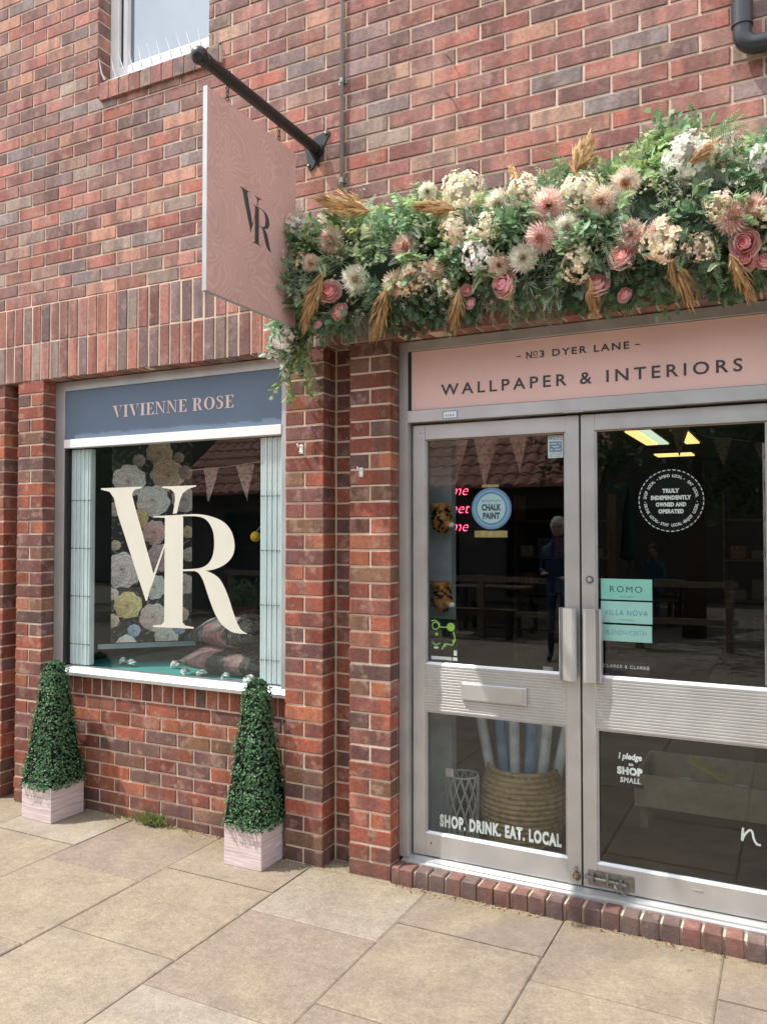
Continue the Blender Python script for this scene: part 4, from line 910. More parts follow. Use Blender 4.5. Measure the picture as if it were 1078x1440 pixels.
# tiger wall vases
def tiger(x, y, z, label):
    t = empty('tiger_vase', label, 'wall vase', (x, y, z))
    rg = random.Random(int(z*100))
    hd = MB().sphere((x, y, z), .055, 18, 12, (.85, 1.0, 1.15)).sphere((x+.045, y-.02, z-.022), .030, 12, 8, (1, 1, .75)).sphere((x+.02, y-.045, z+.055), .016, 10, 6).sphere((x+.02, y+.045, z+.055), .016, 10, 6)
    wp('head', hd, M['tiger'], t, smooth=True)
    wp('muzzle', MB().sphere((x+.062, y-.026, z-.026), .020, 12, 8, (1, 1, .7)), M['paperw'], t, smooth=True)
    wp('rim', MB().tube([(x-.01, y, z+.055), (x-.01, y, z+.080)], [.04, .046], 16), M['tiger'], t, smooth=True)
    s = MB()
    for k in range(34):
        a = rg.uniform(-2.6, .9); e = rg.uniform(-1.0, 1.1); P2 = []
        for q in range(5):
            aa = a+q*.10*rg.choice((1, 1, .6)); ee = e+q*.11*math.sin(k)
            dr = Vector((math.cos(ee)*math.cos(aa)*.85, math.cos(ee)*math.sin(aa), math.sin(ee)*1.15)); P2.append(tuple(Vector((x, y, z))+dr*.0585))
        s.tube(P2, [.001, .004, .0055, .004, .001], 5)
    wp('stripe', s, M['blacks'], t)
tiger(.325, .335, 1.645, 'upper tiger head wall vase on the grey partition'); tiger(.325, .335, 1.262, 'lower tiger head wall vase on the grey partition')
# neon
ns = empty('neon_sign', 'pink neon script sign partly hidden behind the grey partition', 'neon sign', (.06, .9, 1.7))
for wd, z in (('home', 1.815), ('sweet', 1.715), ('home', 1.615)):
    P_(text(wd, .062, .150, z, .90, M['neon'], None, name='neon_word', shear=.35, weight=-.0018), ns)
wp('backing_board', MB().box(-.15, .34, .92, .93, 1.52, 1.90), M['blacks'], ns)
# things low inside the right door
M['cratew'] = mat('pale_crate_wood', (.34, .29, .20), .8, var=.2)
t = empty('display_crate', 'low pale crate with craft supplies behind the right door', 'crate', (1.5, 1.2, .08))
wp('crate_side', MB().box(1.12, 1.85, .95, .97, .20, .36), M['cratew'], t, .003); wp('crate_side', MB().box(1.12, 1.14, .97, 1.45, .20, .36), M['cratew'], t); wp('crate_side', MB().box(1.83, 1.85, .97, 1.45, .20, .36), M['cratew'], t); wp('crate_base', MB().box(1.14, 1.83, .97, 1.45, .20, .215).box(1.14, 1.83, 1.43, 1.45, .215, .36), M['cratew'], t); wp('foot', MB().box(1.14, 1.18, 1.0, 1.4, .08, .20).box(1.79, 1.83, 1.0, 1.4, .08, .20), M['woodl'], t)
o = ob('yellow_packet', MB().box(-.10, .10, -.03, .03, 0, .02), M['kraft'], bevel=.004, loc=(1.46, 1.02, .40)); o.rotation_euler = (.3, .5, .2); tag(o, 'small yellow packet lying on the pale crate', 'packet')
for i in range(5):
    o = ob('paint_tin', MB().lathe([(0, 0), (.035, 0), (.035, .08), (.031, .085), (0, .085)], 0, 0, 16), rnd.choice([M['plast2'], M['mint'], M['paperw']]), loc=(1.22+.13*i, 1.10+.08*(i % 2), .216), smooth=False); tag(o, '%s small paint tin from the left in the low crate' % ('first', 'second', 'third', 'fourth', 'fifth')[i], 'tin', 'paint tins in the low crate')

# ---------------------------------------------------------------- upper window
uw = empty('upper_window', 'white framed upper window with bird spikes along its brick sill', 'window', (-1.24, .09, 4.2))
wp('frame', MB().box(WX0, WX0+.062, .092, .16, 4.20, 5.6), M['white'], uw, .003); wp('frame', MB().box(WX1-.055, WX1, .092, .16, 4.20, 5.6), M['white'], uw, .003)
wp('frame', MB().box(WX0+.062, WX1-.055, .092, .16, 4.20, 4.245), M['white'], uw, .003)
wp('gasket', MB().box(WX0+.062, WX0+.085, .115, .16, 4.245, 5.6), M['dark'], uw)
wp('sash', MB().box(WX0+.085, WX0+.115, .108, .16, 4.262, 5.58).box(WX0+.062, WX1-.055, .108, .16, 4.245, 4.262), M['white'], uw)
wp('glass_pane', MB().box(WX0+.115, WX1-.055, .135, .141, 4.262, 5.6), M['glass_up'], uw)
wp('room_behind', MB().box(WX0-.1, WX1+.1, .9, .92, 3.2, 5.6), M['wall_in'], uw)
# reveal bricks
b = ob('window_reveal', MB().box(WX0-.10, WX0-.004, .012, .16, WZ0-.05, 5.6).box(WX1+.004, WX1+.1, .012, .16, WZ0-.05, 5.6), M['mortar'], up_wall)
# (the course bricks above already return .10 into the reveal)
sill = ob('window_sill', MB().prism([(-.014, 4.018), (-.014, 4.102), (.10, 4.192), (.16, 4.192), (.16, 4.018)], 'x', -1.598, -.757), M['mortar'], up_wall)
def sill_brick(v):
    b = MB(); rg = random.Random(v); j = lambda: rg.uniform(-.002, .002)
    pr = [(-.020, 4.014), (-.020+j(), 4.106), (-.016, 4.112+j()), (.098, 4.200), (.11, 4.014)]
    b.prism(pr, 'x', 0, .065); me = b.mesh('brick'); me.materials.append(M['bs']); return me
sv = [sill_brick(i) for i in range(4)]
for i in range(11): link('brick', sv[i % 4], None, up_wall, (-1.601+.0771*i, 0, 0))
sp_ = M['spike'] = mat('clear_spike', (.80, .84, .86), .3, var=.02)
strip_ = empty('bird_spikes', 'row of clear plastic bird spikes on the upper window sill', 'bird spikes', (-1.24, .05, 4.16))
wp('base_strip', MB().prism([(.045, 4.158), (.045, 4.164), (.075, 4.186), (.078, 4.181)], 'x', -1.615, -.85), M['spike'], strip_)
for i in range(12):
    x = -1.622+.069*i; y = .058-.02*(i == 0)
    wp('spike', MB().tube([(x, y, 4.165), (x+rnd.uniform(-.006, .006), y-.02, 4.165+.035), (x-.012+rnd.uniform(-.006, .006), y-.035, 4.165+.115)], [.0075, .0045, .0012], 6), M['spike'], strip_)

# ---------------------------------------------------------------- hanging sign
hb = empty('sign_bracket', 'black round bar bracket projecting from the wall with a ball end', 'bracket', (-.17, 0, 3.42))
wp('wall_plate', MB().prism([(-.250, 3.480), (-.120, 3.518), (-.106, 3.508), (-.108, 3.490), (-.198, 3.348), (-.212, 3.338), (-.226, 3.346)], 'y', -.008, .001), M['black'], hb, .002)
wp('arm', MB().tube([(-.17, -.008, 3.425), (-.17, -.845, 3.425)], .0255, 24), M['black'], hb, smooth=False)
wp('ball_finial', MB().sphere((-.17, -.885, 3.425), .034, 18, 12).tube([(-.17, -.84, 3.425), (-.17, -.862, 3.425)], .029, 20), M['black'], hb, smooth=True)
wp('collar', MB().tube([(-.17, -.03, 3.425), (-.17, -.008, 3.425)], .034, 20), M['black'], hb)
wp('gusset', MB().prism([(-.002, 3.40), (-.10, 3.402), (-.002, 3.352)], 'x', -.174, -.166), M['black'], hb)
wp('bolt_head', MB().sphere((-.125, -.010, 3.500), .009, 10, 6).sphere((-.222, -.010, 3.360), .009, 10, 6), M['steel'], hb, smooth=True)
hs = empty('hanging_sign', 'dusty pink hanging board with a dark VR monogram on chains', 'sign', (-.17, -.52, 2.93))
wp('board', MB().box(-.186, -.170, -.838, -.203, 2.524, 3.330), M['signp'], hs)
wp('edging', MB().box(-.1885, -.1675, -.8395, -.8385, 2.522, 3.332).box(-.1885, -.1675, -.8395, -.203, 2.5225, 2.5238), M['alu2'], hs)
def vr_side(root):
    y0, y1, z1, z0 = -.627, -.395, 3.016, 2.809; polys = VRP
    a = min(p[0] for q in polys for p in q); c = max(p[0] for q in polys for p in q); e = min(p[1] for q in polys for p in q); f = max(p[1] for q in polys for p in q)
    b = MB()
    for i, q in enumerate(polys): b.poly([(-.1694+i*.00001, y0+(p[0]-a)/(c-a)*(y1-y0), z0+(p[1]-e)/(f-e)*(z1-z0)) for p in q])
    wp('monogram_lettering', b, M['char'], root)
vr_side(hs)
def chain(y, root):
    z = 3.400
    for k in range(4):
        b = MB(); w_ = .0065; 
        ax = (1, 0) if k % 2 == 0 else (0, 1)
        pts = [(-.178+ax[0]*w_*math.cos(t*.6283), y+ax[1]*w_*math.cos(t*.6283), z-.011+.0145*math.sin(t*.6283)) for t in range(11)]
        wp('chain_link', b.tube(pts, .0022, 6, cap=False), M['black'], root, smooth=True); z -= .021
chain(-.700, hs); chain(-.330, hs)

# ---------------------------------------------------------------- pipes, conduit and small fixings
dpz = empty('downpipe', 'black plastic rainwater pipe with an elbow at the top right', 'pipe', (1.707, -.05, 3.4))
pts = [(1.707, -.05, 6.0), (1.707, -.05, 3.45)]
for i in range(1, 8): a = R_(75)*i/7; pts.append((1.707+.055*(1-math.cos(a)), -.05, 3.45-.055*math.sin(a)-.0))
lx, lz = pts[-1][0], pts[-1][2]; pts.append((lx+1.3, -.05, lz-.10+.02))
wp('pipe', MB().tube(pts, .034, 24), M['blackm'], dpz, smooth=True)
wp('pipe_socket', MB().tube([(1.707, -.05, 3.56), (1.707, -.05, 3.475)], .0385, 24), M['blackm'], dpz, smooth=False)
wp('pipe_clip', MB().tube([(1.707, -.05, 4.3), (1.707, -.05, 4.34)], .040, 20).box(1.66, 1.755, -.03, 0, 4.3, 4.34), M['blackm'], dpz)
cd = empty('conduit', 'thin grey cable conduit running straight down the upper wall above the garland', 'conduit', (-.035, -.012, 3.2))
wp('tube', MB().tube([(-.035, -.014, 6.0), (-.035, -.014, 3.10)], .0085, 12), M['conduit'], cd, smooth=True)
for z in (3.24, 3.72, 4.2): wp('saddle_clip', MB().box(-.058, -.012, -.004, .001, z, z+.022).tube([(-.035, -.014, z), (-.035, -.014, z+.022)], .0115, 12), M['steel'], cd)
for (u, zz, lb) in ((.527, 3.675, 'upper rusty wire tie sticking out of the upper brick wall'), (.530, 3.50, 'lower rusty wire tie sticking out of the upper brick wall')):
    o = ob('wire_tie', MB().tube([(u, .002, zz), (u-.004, -.02, zz+.004), (u-.022, -.030, zz+.03)], .0018, 5).tube([(u, -.01, zz), (u+.02, -.02, zz-.035)], .0018, 5), M['dark']); tag(o, lb, 'wire tie')
def hook(x, z, lb):
    t = empty('wall_hook', lb, 'hook', (x, 0, z))
    wp('plate', MB().box(x-.009, x+.009, -.005, .001, z-.022, z+.022), M['vwhite'], t, .001)
    wp('prong', MB().tube([(x, -.005, z+.012), (x, -.03, z+.010), (x, -.040, z+.022)], .004, 8).tube([(x, -.005, z-.012), (x+.002, -.018, z-.020), (x+.002, -.022, z-.012)], .003, 7), M['vwhite'], t, smooth=True)
hook(-.264, 1.985, 'white hook on the pilaster left of the dark recess'); hook(.064, 1.862, 'white hook on the pilaster beside the doors')

# ---------------------------------------------------------------- topiaries
def jcol(c, a, rg): k = 1+rg.uniform(-a, a); return tuple(max(0, min(1, q*k*(1+rg.uniform(-.08, .08)))) for q in c)
def topiary(x0, x1, y0, y1, hb, ht, seed, label, grp):
    rg = random.Random(seed); cx, cy = (x0+x1)/2, (y0+y1)/2
    t = empty('topiary_tree', label, 'topiary', (cx, cy, 0))
    pl = wp('planter_box', MB().box(x0+.008, x1-.008, y0+.008, y1-.008, .002, hb-.012), M['board'], t)
    n = 3; h = hb/n
    for k in range(n):
        for (a, c, d_, e) in ((x0, x1, y0, y0+.010), (x0, x1, y1-.010, y1), (x0, x0+.010, y0+.0102, y1-.0102), (x1-.010, x1, y0+.0102, y1-.0102)):
            o = ob('board', MB().box(a, c, d_, e, k*h+.0008, (k+1)*h-.0008), M['board'], None, .0008); o.parent = pl
    wb, wt = (x1-x0)/2+.018, .048; z0, z1 = hb-.012, ht
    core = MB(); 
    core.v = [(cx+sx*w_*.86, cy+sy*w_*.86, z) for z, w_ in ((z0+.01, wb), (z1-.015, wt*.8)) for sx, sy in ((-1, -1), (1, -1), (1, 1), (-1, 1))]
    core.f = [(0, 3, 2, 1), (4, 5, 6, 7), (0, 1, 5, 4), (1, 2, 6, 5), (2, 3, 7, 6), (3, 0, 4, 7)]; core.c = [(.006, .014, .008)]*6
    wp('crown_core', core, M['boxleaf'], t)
    b = MB()
    for i in range(5600):
        v = rg.random()**1.25; z = z0+(z1-z0)*v; w_ = wb+(wt-wb)*v
        if v > .93: w_ *= max(.05, 1-((v-.93)/.07)**2)**.5*rg.random()**.3
        w_ *= 1+.035*math.sin(z*21+seed)+.03*math.sin(z*47)
        a = rg.uniform(0, 2*math.pi); sx, sy = math.cos(a), math.sin(a); k = 1/(abs(sx)**5+abs(sy)**5)**(1/5.0)
        depth = rg.choice((0, 0, -.006, -.012, .004)); rad = (w_+depth)*k*rg.uniform(.97, 1.04); p = Vector((cx+sx*rad, cy+sy*rad, z+rg.uniform(-.005, .005)))
        nrm = Vector((sx+rg.uniform(-.8, .8), sy+rg.uniform(-.8, .8), rg.uniform(-.1, 1.0))).normalized()
        tn = nrm.cross(Vector((rg.uniform(-1, 1), rg.uniform(-1, 1), rg.uniform(-1, 1)))).normalized(); bt = nrm.cross(tn)
        s = rg.uniform(.0065, .0105); c_ = jcol(rg.choice([(.07, .155, .07), (.095, .19, .08), (.05, .12, .06), (.14, .25, .11), (.06, .14, .07)]), .25, rg)
        q1 = p-bt*s*.9; q2 = p+tn*s*.62+nrm*s*.22; q3 = p+bt*s*1.0-nrm*s*.1; q4 = p-tn*s*.62+nrm*s*.22
        b.poly([tuple(q1), tuple(q2), tuple(q3)], c_); b.poly([tuple(q1), tuple(q3), tuple(q4)], c_)
    o = wp('crown', b, M['boxleaf'], t)
    return t
topiary(-1.982, -1.755, -.168, .060, .192, .862, 3, 'clipped pyramid topiary in a pale pink box at the left end of the window', 'clipped topiaries')
topiary(-.590, -.375, -.165, .055, .192, .868, 9, 'clipped pyramid topiary in a pale pink box against the middle pilaster', 'clipped topiaries')

# ---------------------------------------------------------------- flower garland
HYD = [(0.674, -0.271, 2.957, 0.071, 0), (0.932, -0.288, 2.913, 0.049, 0), (0.809, -0.31, 2.787, 0.047, 0), (0.752, -0.301, 2.68, 0.056, 1), (0.612, -0.272, 2.585, 0.037, 0), (1.533, -0.287, 2.916, 0.068, 1), (1.446, -0.288, 2.628, 0.069, 2), (1.156, -0.302, 2.859, 0.058, 0), (1.576, -0.274, 2.591, 0.042, 2), (-0.231, -0.201, 2.481, 0.052, 1), (1.787, -0.304, 2.848, 0.043, 1), (0.658, -0.309, 2.793, 0.051, 2), (-0.123, -0.263, 2.973, 0.048, 1), (1.143, -0.276, 2.594, 0.053, 2), (0.445, -0.29, 2.635, 0.053, 2), (1.615, -0.287, 2.916, 0.035, 0), (1.638, -0.307, 2.715, 0.044, 2), (0.007, -0.28, 2.935, 0.037, 0), (0.495, -0.294, 2.648, 0.047, 2), (0.743, -0.31, 2.75, 0.039, 0), (1.783, -0.299, 2.667, 0.038, 2)]
MUM = [(1.035, -0.306, 2.831, 0.059, 0), (1.007, -0.307, 2.713, 0.054, 0), (1.336, -0.3, 2.673, 0.046, 0), (1.435, -0.3, 2.672, 0.035, 0), (0.074, -0.301, 2.863, 0.052, 0), (0.431, -0.31, 2.762, 0.05, 0), (0.377, -0.286, 2.622, 0.053, 1), (1.682, -0.3, 2.672, 0.058, 0), (1.325, -0.301, 2.864, 0.049, 1), (1.236, -0.308, 2.81, 0.052, 1), (0.831, -0.291, 2.637, 0.042, 1), (0.566, -0.296, 2.657, 0.046, 1), (1.104, -0.308, 2.731, 0.05, 2), (0.933, -0.294, 2.648, 0.052, 2), (0.834, -0.298, 2.874, 0.053, 2), (0.197, -0.299, 2.668, 0.057, 2), (0.503, -0.239, 3.014, 0.035, 2), (0.265, -0.298, 2.878, 0.036, 2), (1.75, -0.304, 2.696, 0.043, 0), (-0.025, -0.31, 2.766, 0.037, 1)]
ROSE = [(0.847, -0.261, 2.564, 0.05, 0), (1.201, -0.236, 2.522, 0.045, 0), (1.301, -0.278, 2.599, 0.047, 1), (1.718, -0.271, 2.584, 0.046, 0), (1.712, -0.246, 2.538, 0.042, 1), (1.781, -0.235, 2.521, 0.029, 0), (0.091, -0.254, 2.551, 0.037, 0), (1.299, -0.198, 2.478, 0.027, 0), (0.688, -0.261, 2.563, 0.023, 0), (0.692, -0.232, 2.517, 0.023, 0), (0.061, -0.29, 2.634, 0.046, 1), (-0.028, -0.232, 2.517, 0.022, 0)]
PLU = [((0.29, -0.311, 2.932), (-0.02, -0.23, 3.08)), ((0.68, -0.331, 2.864), (0.484, -0.313, 2.926)), ((0.365, -0.312, 2.61), (0.224, -0.171, 2.436)), ((0.676, -0.291, 2.564), (0.584, -0.155, 2.424)), ((1.145, -0.317, 2.916), (1.164, -0.155, 3.123)), ((1.541, -0.331, 2.862), (1.642, -0.306, 2.946)), ((1.474, -0.296, 2.573), (1.528, -0.155, 2.426)), ((1.671, -0.282, 2.547), (1.731, -0.155, 2.416)), ((0.067, -0.336, 2.706), (-0.094, -0.252, 2.504)), ((1.187, -0.275, 2.535), (1.182, -0.155, 2.428)), ((0.93, -0.311, 2.933), (0.877, -0.26, 3.026))]
gl = empty('flower_garland', 'long garland of artificial foliage, roses and dried plumes above the doors', 'garland', (.8, -.15, 2.75))
rg = random.Random(11)
def topz(x):   # upper outline of the garland (slopes up to the right with bumps)
    return 3.00+.05*math.sin(x*5.1+.8)+.03*math.sin(x*13+1)+.05*max(0, (x-.9))
def leaf(b, p, dr, nrm, L, W, col, kind=0):
    dr = dr.normalized(); sd = dr.cross(nrm)
    if sd.length < 1e-4: sd = dr.cross(Vector((0, 0, 1)))
    sd = sd.normalized(); nn = sd.cross(dr)
    if kind == 0:    # round eucalyptus leaf, folded
        a = p; m1 = p+dr*L*.5+sd*W*.5+nn*W*.12; m2 = p+dr*L*.5-sd*W*.5+nn*W*.12; t_ = p+dr*L
        k1 = p+dr*L*.82+sd*W*.34; k2 = p+dr*L*.82-sd*W*.34
        b.poly([tuple(a), tuple(m1), tuple(k1), tuple(t_)], col); b.poly([tuple(a), tuple(t_), tuple(k2), tuple(m2)], col)
    else:
        m1 = p+dr*L*.4+sd*W*.5+nn*W*.2; m2 = p+dr*L*.4-sd*W*.5+nn*W*.2; t_ = p+dr*L-nn*L*.12
        b.poly([tuple(p), tuple(m1), tuple(t_)], col); b.poly([tuple(p), tuple(t_), tuple(m2)], col)
def rv(rg, s=1): return Vector((rg.uniform(-s, s), rg.uniform(-s, s), rg.uniform(-s, s)))
fol = MB()
def clump(c, out, kind, R, n, col, rg):
    for i in range(n):
        d_ = (out*.9+rv(rg)).normalized(); st_ = Vector(c)+rv(rg, R*.35); 
        if kind == 'euc':
            L = R*rg.uniform(.6, 1.15); pt = st_; dr = d_; cc = jcol(col, .22, rg)
            for k in range(5):
                pt = pt+dr*L/5; dr = (dr+Vector((0, 0, -.06))+rv(rg, .12)).normalized(); s = .030*rg.uniform(.7, 1.15)
                for sg in (1, -1): leaf(fol, pt, (dr*.5+dr.cross(Vector((.2, .5, 1)))*sg+rv(rg, .3)), (Vector((0, -.6, .7))+rv(rg, .5)), s, s*.85, jcol(cc, .12, rg), 0)
        elif kind == 'fern':
            L = R*rg.uniform(.8, 1.4); dr = d_; pt = st_; cc = jcol(col, .18, rg); side = dr.cross(Vector((rg.uniform(-.5, .5), -1, .3))).normalized()
            for k in range(13):
                pt = pt+dr*L/13; dr = (dr+Vector((0, 0, -.05))).normalized(); s = .036*(1-k/15)*rg.uniform(.8, 1.1)
                for sg in (1, -1): leaf(fol, pt, dr*.55+side*sg, Vector((0, -1, .4))+rv(rg, .2), s, .0055, jcol(cc, .1, rg), 1)
        elif kind == 'ivy':
            for k in range(5): leaf(fol, st_+d_*R*rg.uniform(.1, .9)+rv(rg, .02), d_+rv(rg, .8), Vector((0, -.7, .5))+rv(rg, .6), rg.uniform(.03, .05), rg.uniform(.018, .028), jcol(col, .25, rg), 0)
        else:   # grassy / rosemary tufts
            for k in range(9): leaf(fol, st_+d_*R*rg.uniform(.0, .7), d_+rv(rg, .6), rv(rg), rg.uniform(.03, .06), .004, jcol(col, .2, rg), 1)
EUC = (.44, .58, .25); EUC2 = (.31, .46, .22); FERN = (.46, .56, .37); GREY = (.44, .52, .42); DARK = (.10, .19, .11); IVY = (.22, .36, .20)
def surf(x, a, rr=1.0):    # a: angle round the bundle, 0 = toward street, +90 = up
    zc = 2.74; rz = topz(x)-zc if a > 0 else .235; ry = .27
    return Vector((x, -.04-ry*math.cos(R_(a))*rr, zc+rz*math.sin(R_(a))*rr))
# dark interior mass
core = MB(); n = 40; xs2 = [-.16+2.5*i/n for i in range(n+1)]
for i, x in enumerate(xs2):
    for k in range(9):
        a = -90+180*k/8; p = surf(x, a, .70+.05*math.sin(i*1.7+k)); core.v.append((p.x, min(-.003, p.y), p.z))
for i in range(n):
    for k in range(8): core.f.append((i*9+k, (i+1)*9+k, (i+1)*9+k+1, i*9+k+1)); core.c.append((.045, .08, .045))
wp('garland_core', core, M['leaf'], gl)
for i in range(380):
    x = rg.uniform(-.19, 2.25); a = rg.uniform(-88, 92); p = surf(x, a, rg.uniform(.72, .92)); out = Vector((rg.uniform(-.3, .3), -math.cos(R_(a)), math.sin(R_(a))))
    if a > 35: kind, col = rg.choice([('euc', EUC), ('euc', EUC), ('euc', EUC2), ('fern', FERN), ('ivy', IVY)])
    elif a > -25: kind, col = rg.choice([('euc', EUC2), ('fern', FERN), ('fern', GREY), ('tuft', GREY), ('ivy', IVY), ('fern', IVY), ('tuft', FERN)])
    else: kind, col = rg.choice([('fern', GREY), ('fern', IVY), ('ivy', IVY), ('ivy', DARK), ('tuft', GREY), ('ivy', (.12, .2, .13))])
    clump(p, out, kind, rg.uniform(.07, .115), {'euc': 5, 'fern': 4, 'ivy': 9, 'tuft': 9}[kind], col, rg)
# feathery fern tips that stand up against the wall
for x in (.60, .68, 1.02, 1.06, 1.37, 1.42, 1.58, 1.62, .35): clump((x, -.16, topz(x)-.04), Vector((rg.uniform(-.3, .3), -.1, 1)), 'fern', .10, 3, (.26, .38, .17), rg)
# left end and trailing tail
for i in range(40):
    t = rg.random(); p = Vector((-.15-.10*t+rg.uniform(-.05, .06), -.16+.06*t+rg.uniform(-.05, .05), 2.72-.33*t)); clump(p, Vector((-.4, -.6, -.7)), rg.choice(['ivy', 'ivy', 'fern', 'euc']), .07, 4, rg.choice([IVY, EUC, GREY, DARK]), rg)
for i in range(26): 
    p = Vector((rg.uniform(-.24, -.12), rg.uniform(-.26, -.05), rg.uniform(2.5, 2.98))); clump(p, Vector((-1, -.5, 0)), rg.choice(['ivy', 'fern', 'tuft']), .06, 4, rg.choice([IVY, GREY, (.2, .26, .15)]), rg)
vine = MB()
for k in range(9):
    p = Vector((-.22+rg.uniform(-.05, .10), -.12+rg.uniform(-.05, .04), 2.46)); pts = [p]; dr = Vector((rg.uniform(-.5, .25), rg.uniform(-.1, .15), -1)).normalized()
    for q in range(8):
        p = p+dr*rg.uniform(.024, .040); dr = (dr+rv(rg, .22)+Vector((0, 0, -.05))).normalized(); pts.append(p)
        if q % 1 == 0: 
            for z_ in range(2): leaf(fol, p, rv(rg)+Vector((0, -.4, -.4)), Vector((0, -.8, .5))+rv(rg, .4), rg.uniform(.022, .042), rg.uniform(.014, .024), jcol(rg.choice([(.20, .34, .10), (.12, .24, .08), (.28, .38, .2)]), .2, rg), 0)
    vine.tube(pts, .0018, 5)
wp('vine_stem', vine, M['litter'], gl)
# wispy sprays of tiny pale florets and feathery fern all over the bundle
wis = MB()
for i in range(150):
    x = rg.uniform(-.18, 2.25); a = rg.uniform(-80, 88); p = surf(x, a, rg.uniform(.90, 1.04)); col = rg.choice([(.82, .76, .62), (.84, .72, .66), (.72, .74, .60), (.80, .66, .50), (.76, .60, .55)])
    out = Vector((rg.uniform(-.6, .6), -math.cos(R_(a)), math.sin(R_(a)))).normalized()
    for k in range(9):
        q = p+rv(rg, .038)+out*rg.uniform(0, .03); wis.tube([p, q], .0007, 3, col=(.30, .38, .2), cap=False); n_ = (out+rv(rg, .6)).normalized(); t1 = n_.cross(rv(rg)).normalized(); t2 = n_.cross(t1); s_ = rg.uniform(.003, .0065); cc = jcol(col, .12, rg)
        for e in range(5): a_ = e*1.2566; e1 = t1*math.cos(a_)+t2*math.sin(a_); e2 = t2*math.cos(a_)-t1*math.sin(a_); wis.poly([tuple(q), tuple(q+e1*s_+e2*s_*.45+n_*s_*.4), tuple(q+e1*s_*1.5+n_*s_*.3), tuple(q+e1*s_-e2*s_*.45+n_*s_*.4)], cc)
for i in range(70):
    x = rg.uniform(-.15, 2.25); a = rg.uniform(-60, 85); p = surf(x, a, .95); clump(p, Vector((rg.uniform(-.7, .7), -math.cos(R_(a))*.8, math.sin(R_(a))*.6)), 'fern', rg.uniform(.06, .09), 2, rg.choice([(.50, .62, .38), (.52, .58, .46), (.42, .54, .30)]), rg)
o = wp('foliage', fol, M['leaf'], gl); o['kind'] = 'stuff'
o = wp('floret_sprays', wis, M['petal'], gl); o['kind'] = 'stuff'
# flowers
HC = [(.93, .86, .68), (.93, .89, .82), (.90, .77, .60)]; MC = [(.93, .69, .64), (.91, .76, .65), (.88, .86, .75)]; RC = [(.97, .76, .76), (.95, .74, .70)]
def hydr(x, y, z, r, c, rg):
    b = MB(); col = HC[c]; C0 = Vector((x, y, z)); r *= 1.22
    for i in range(72):
        u = rg.uniform(-.6, 1); a = rg.uniform(0, 6.283); s = math.sqrt(max(0, 1-u*u)); d_ = Vector((s*math.cos(a), -u, s*math.sin(a)*1.05)); p = C0+d_*r*rg.uniform(.70, 1.06)
        dn = (d_+rv(rg, .45)).normalized(); t1 = dn.cross(rv(rg)).normalized(); t2 = dn.cross(t1); cc = jcol(col, .10, rg); ps = r*.20*rg.uniform(.8, 1.2)
        for k in range(4):
            an = k*math.pi/2; e1 = t1*math.cos(an)+t2*math.sin(an); e2 = t2*math.cos(an)-t1*math.sin(an); c2 = jcol(cc, .05, rg)
            b.poly([tuple(p), tuple(p+e1*ps*.45+e2*ps*.42+dn*ps*.22), tuple(p+e1*ps*.95+e2*ps*.40+dn*ps*.30), tuple(p+e1*ps*1.15+dn*ps*.22), tuple(p+e1*ps*.95-e2*ps*.40+dn*ps*.30), tuple(p+e1*ps*.45-e2*ps*.42+dn*ps*.22)], c2)
    b.sphere((x, y, z), r*.55, 10, 7, col=tuple(q*.6 for q in col)); wp('hydrangea_head', b, M['petal'], gl)
def mumf(x, y, z, r, c, rg):
    b = MB(); col = MC[c]; C0 = Vector((x, y+.01, z)); ax = Vector((rg.uniform(-.3, .5), -1, rg.uniform(-.5, .2))).normalized(); t1 = ax.cross(Vector((0, 0, 1))).normalized(); t2 = ax.cross(t1)
    r *= 1.2
    for i in range(230):
        u = (i+.5)/230; th = i*2.39996; el = u*1.75; d_ = (ax*math.cos(el)+(t1*math.cos(th)+t2*math.sin(th))*math.sin(el)); L = r*rg.uniform(.85, 1.1)*(0.55+.5*math.sin(min(el, 1.57)))
        sd = d_.cross(ax+rv(rg, .2)).normalized()*r*.06; p0 = C0+d_*L*.25; p1 = C0+d_*L*.8-sd*0; p2 = C0+d_*L+ax*r*.10; cc = jcol(col, .14, rg)
        if u < .2: cc = (cc[0]*.95, cc[1]*.85, cc[2]*.75)
        b.poly([tuple(p0-sd*.5), tuple(p1-sd), tuple(p2), tuple(p1+sd), tuple(p0+sd*.5)], cc)
    wp('chrysanthemum_head', b, M['petal'], gl)
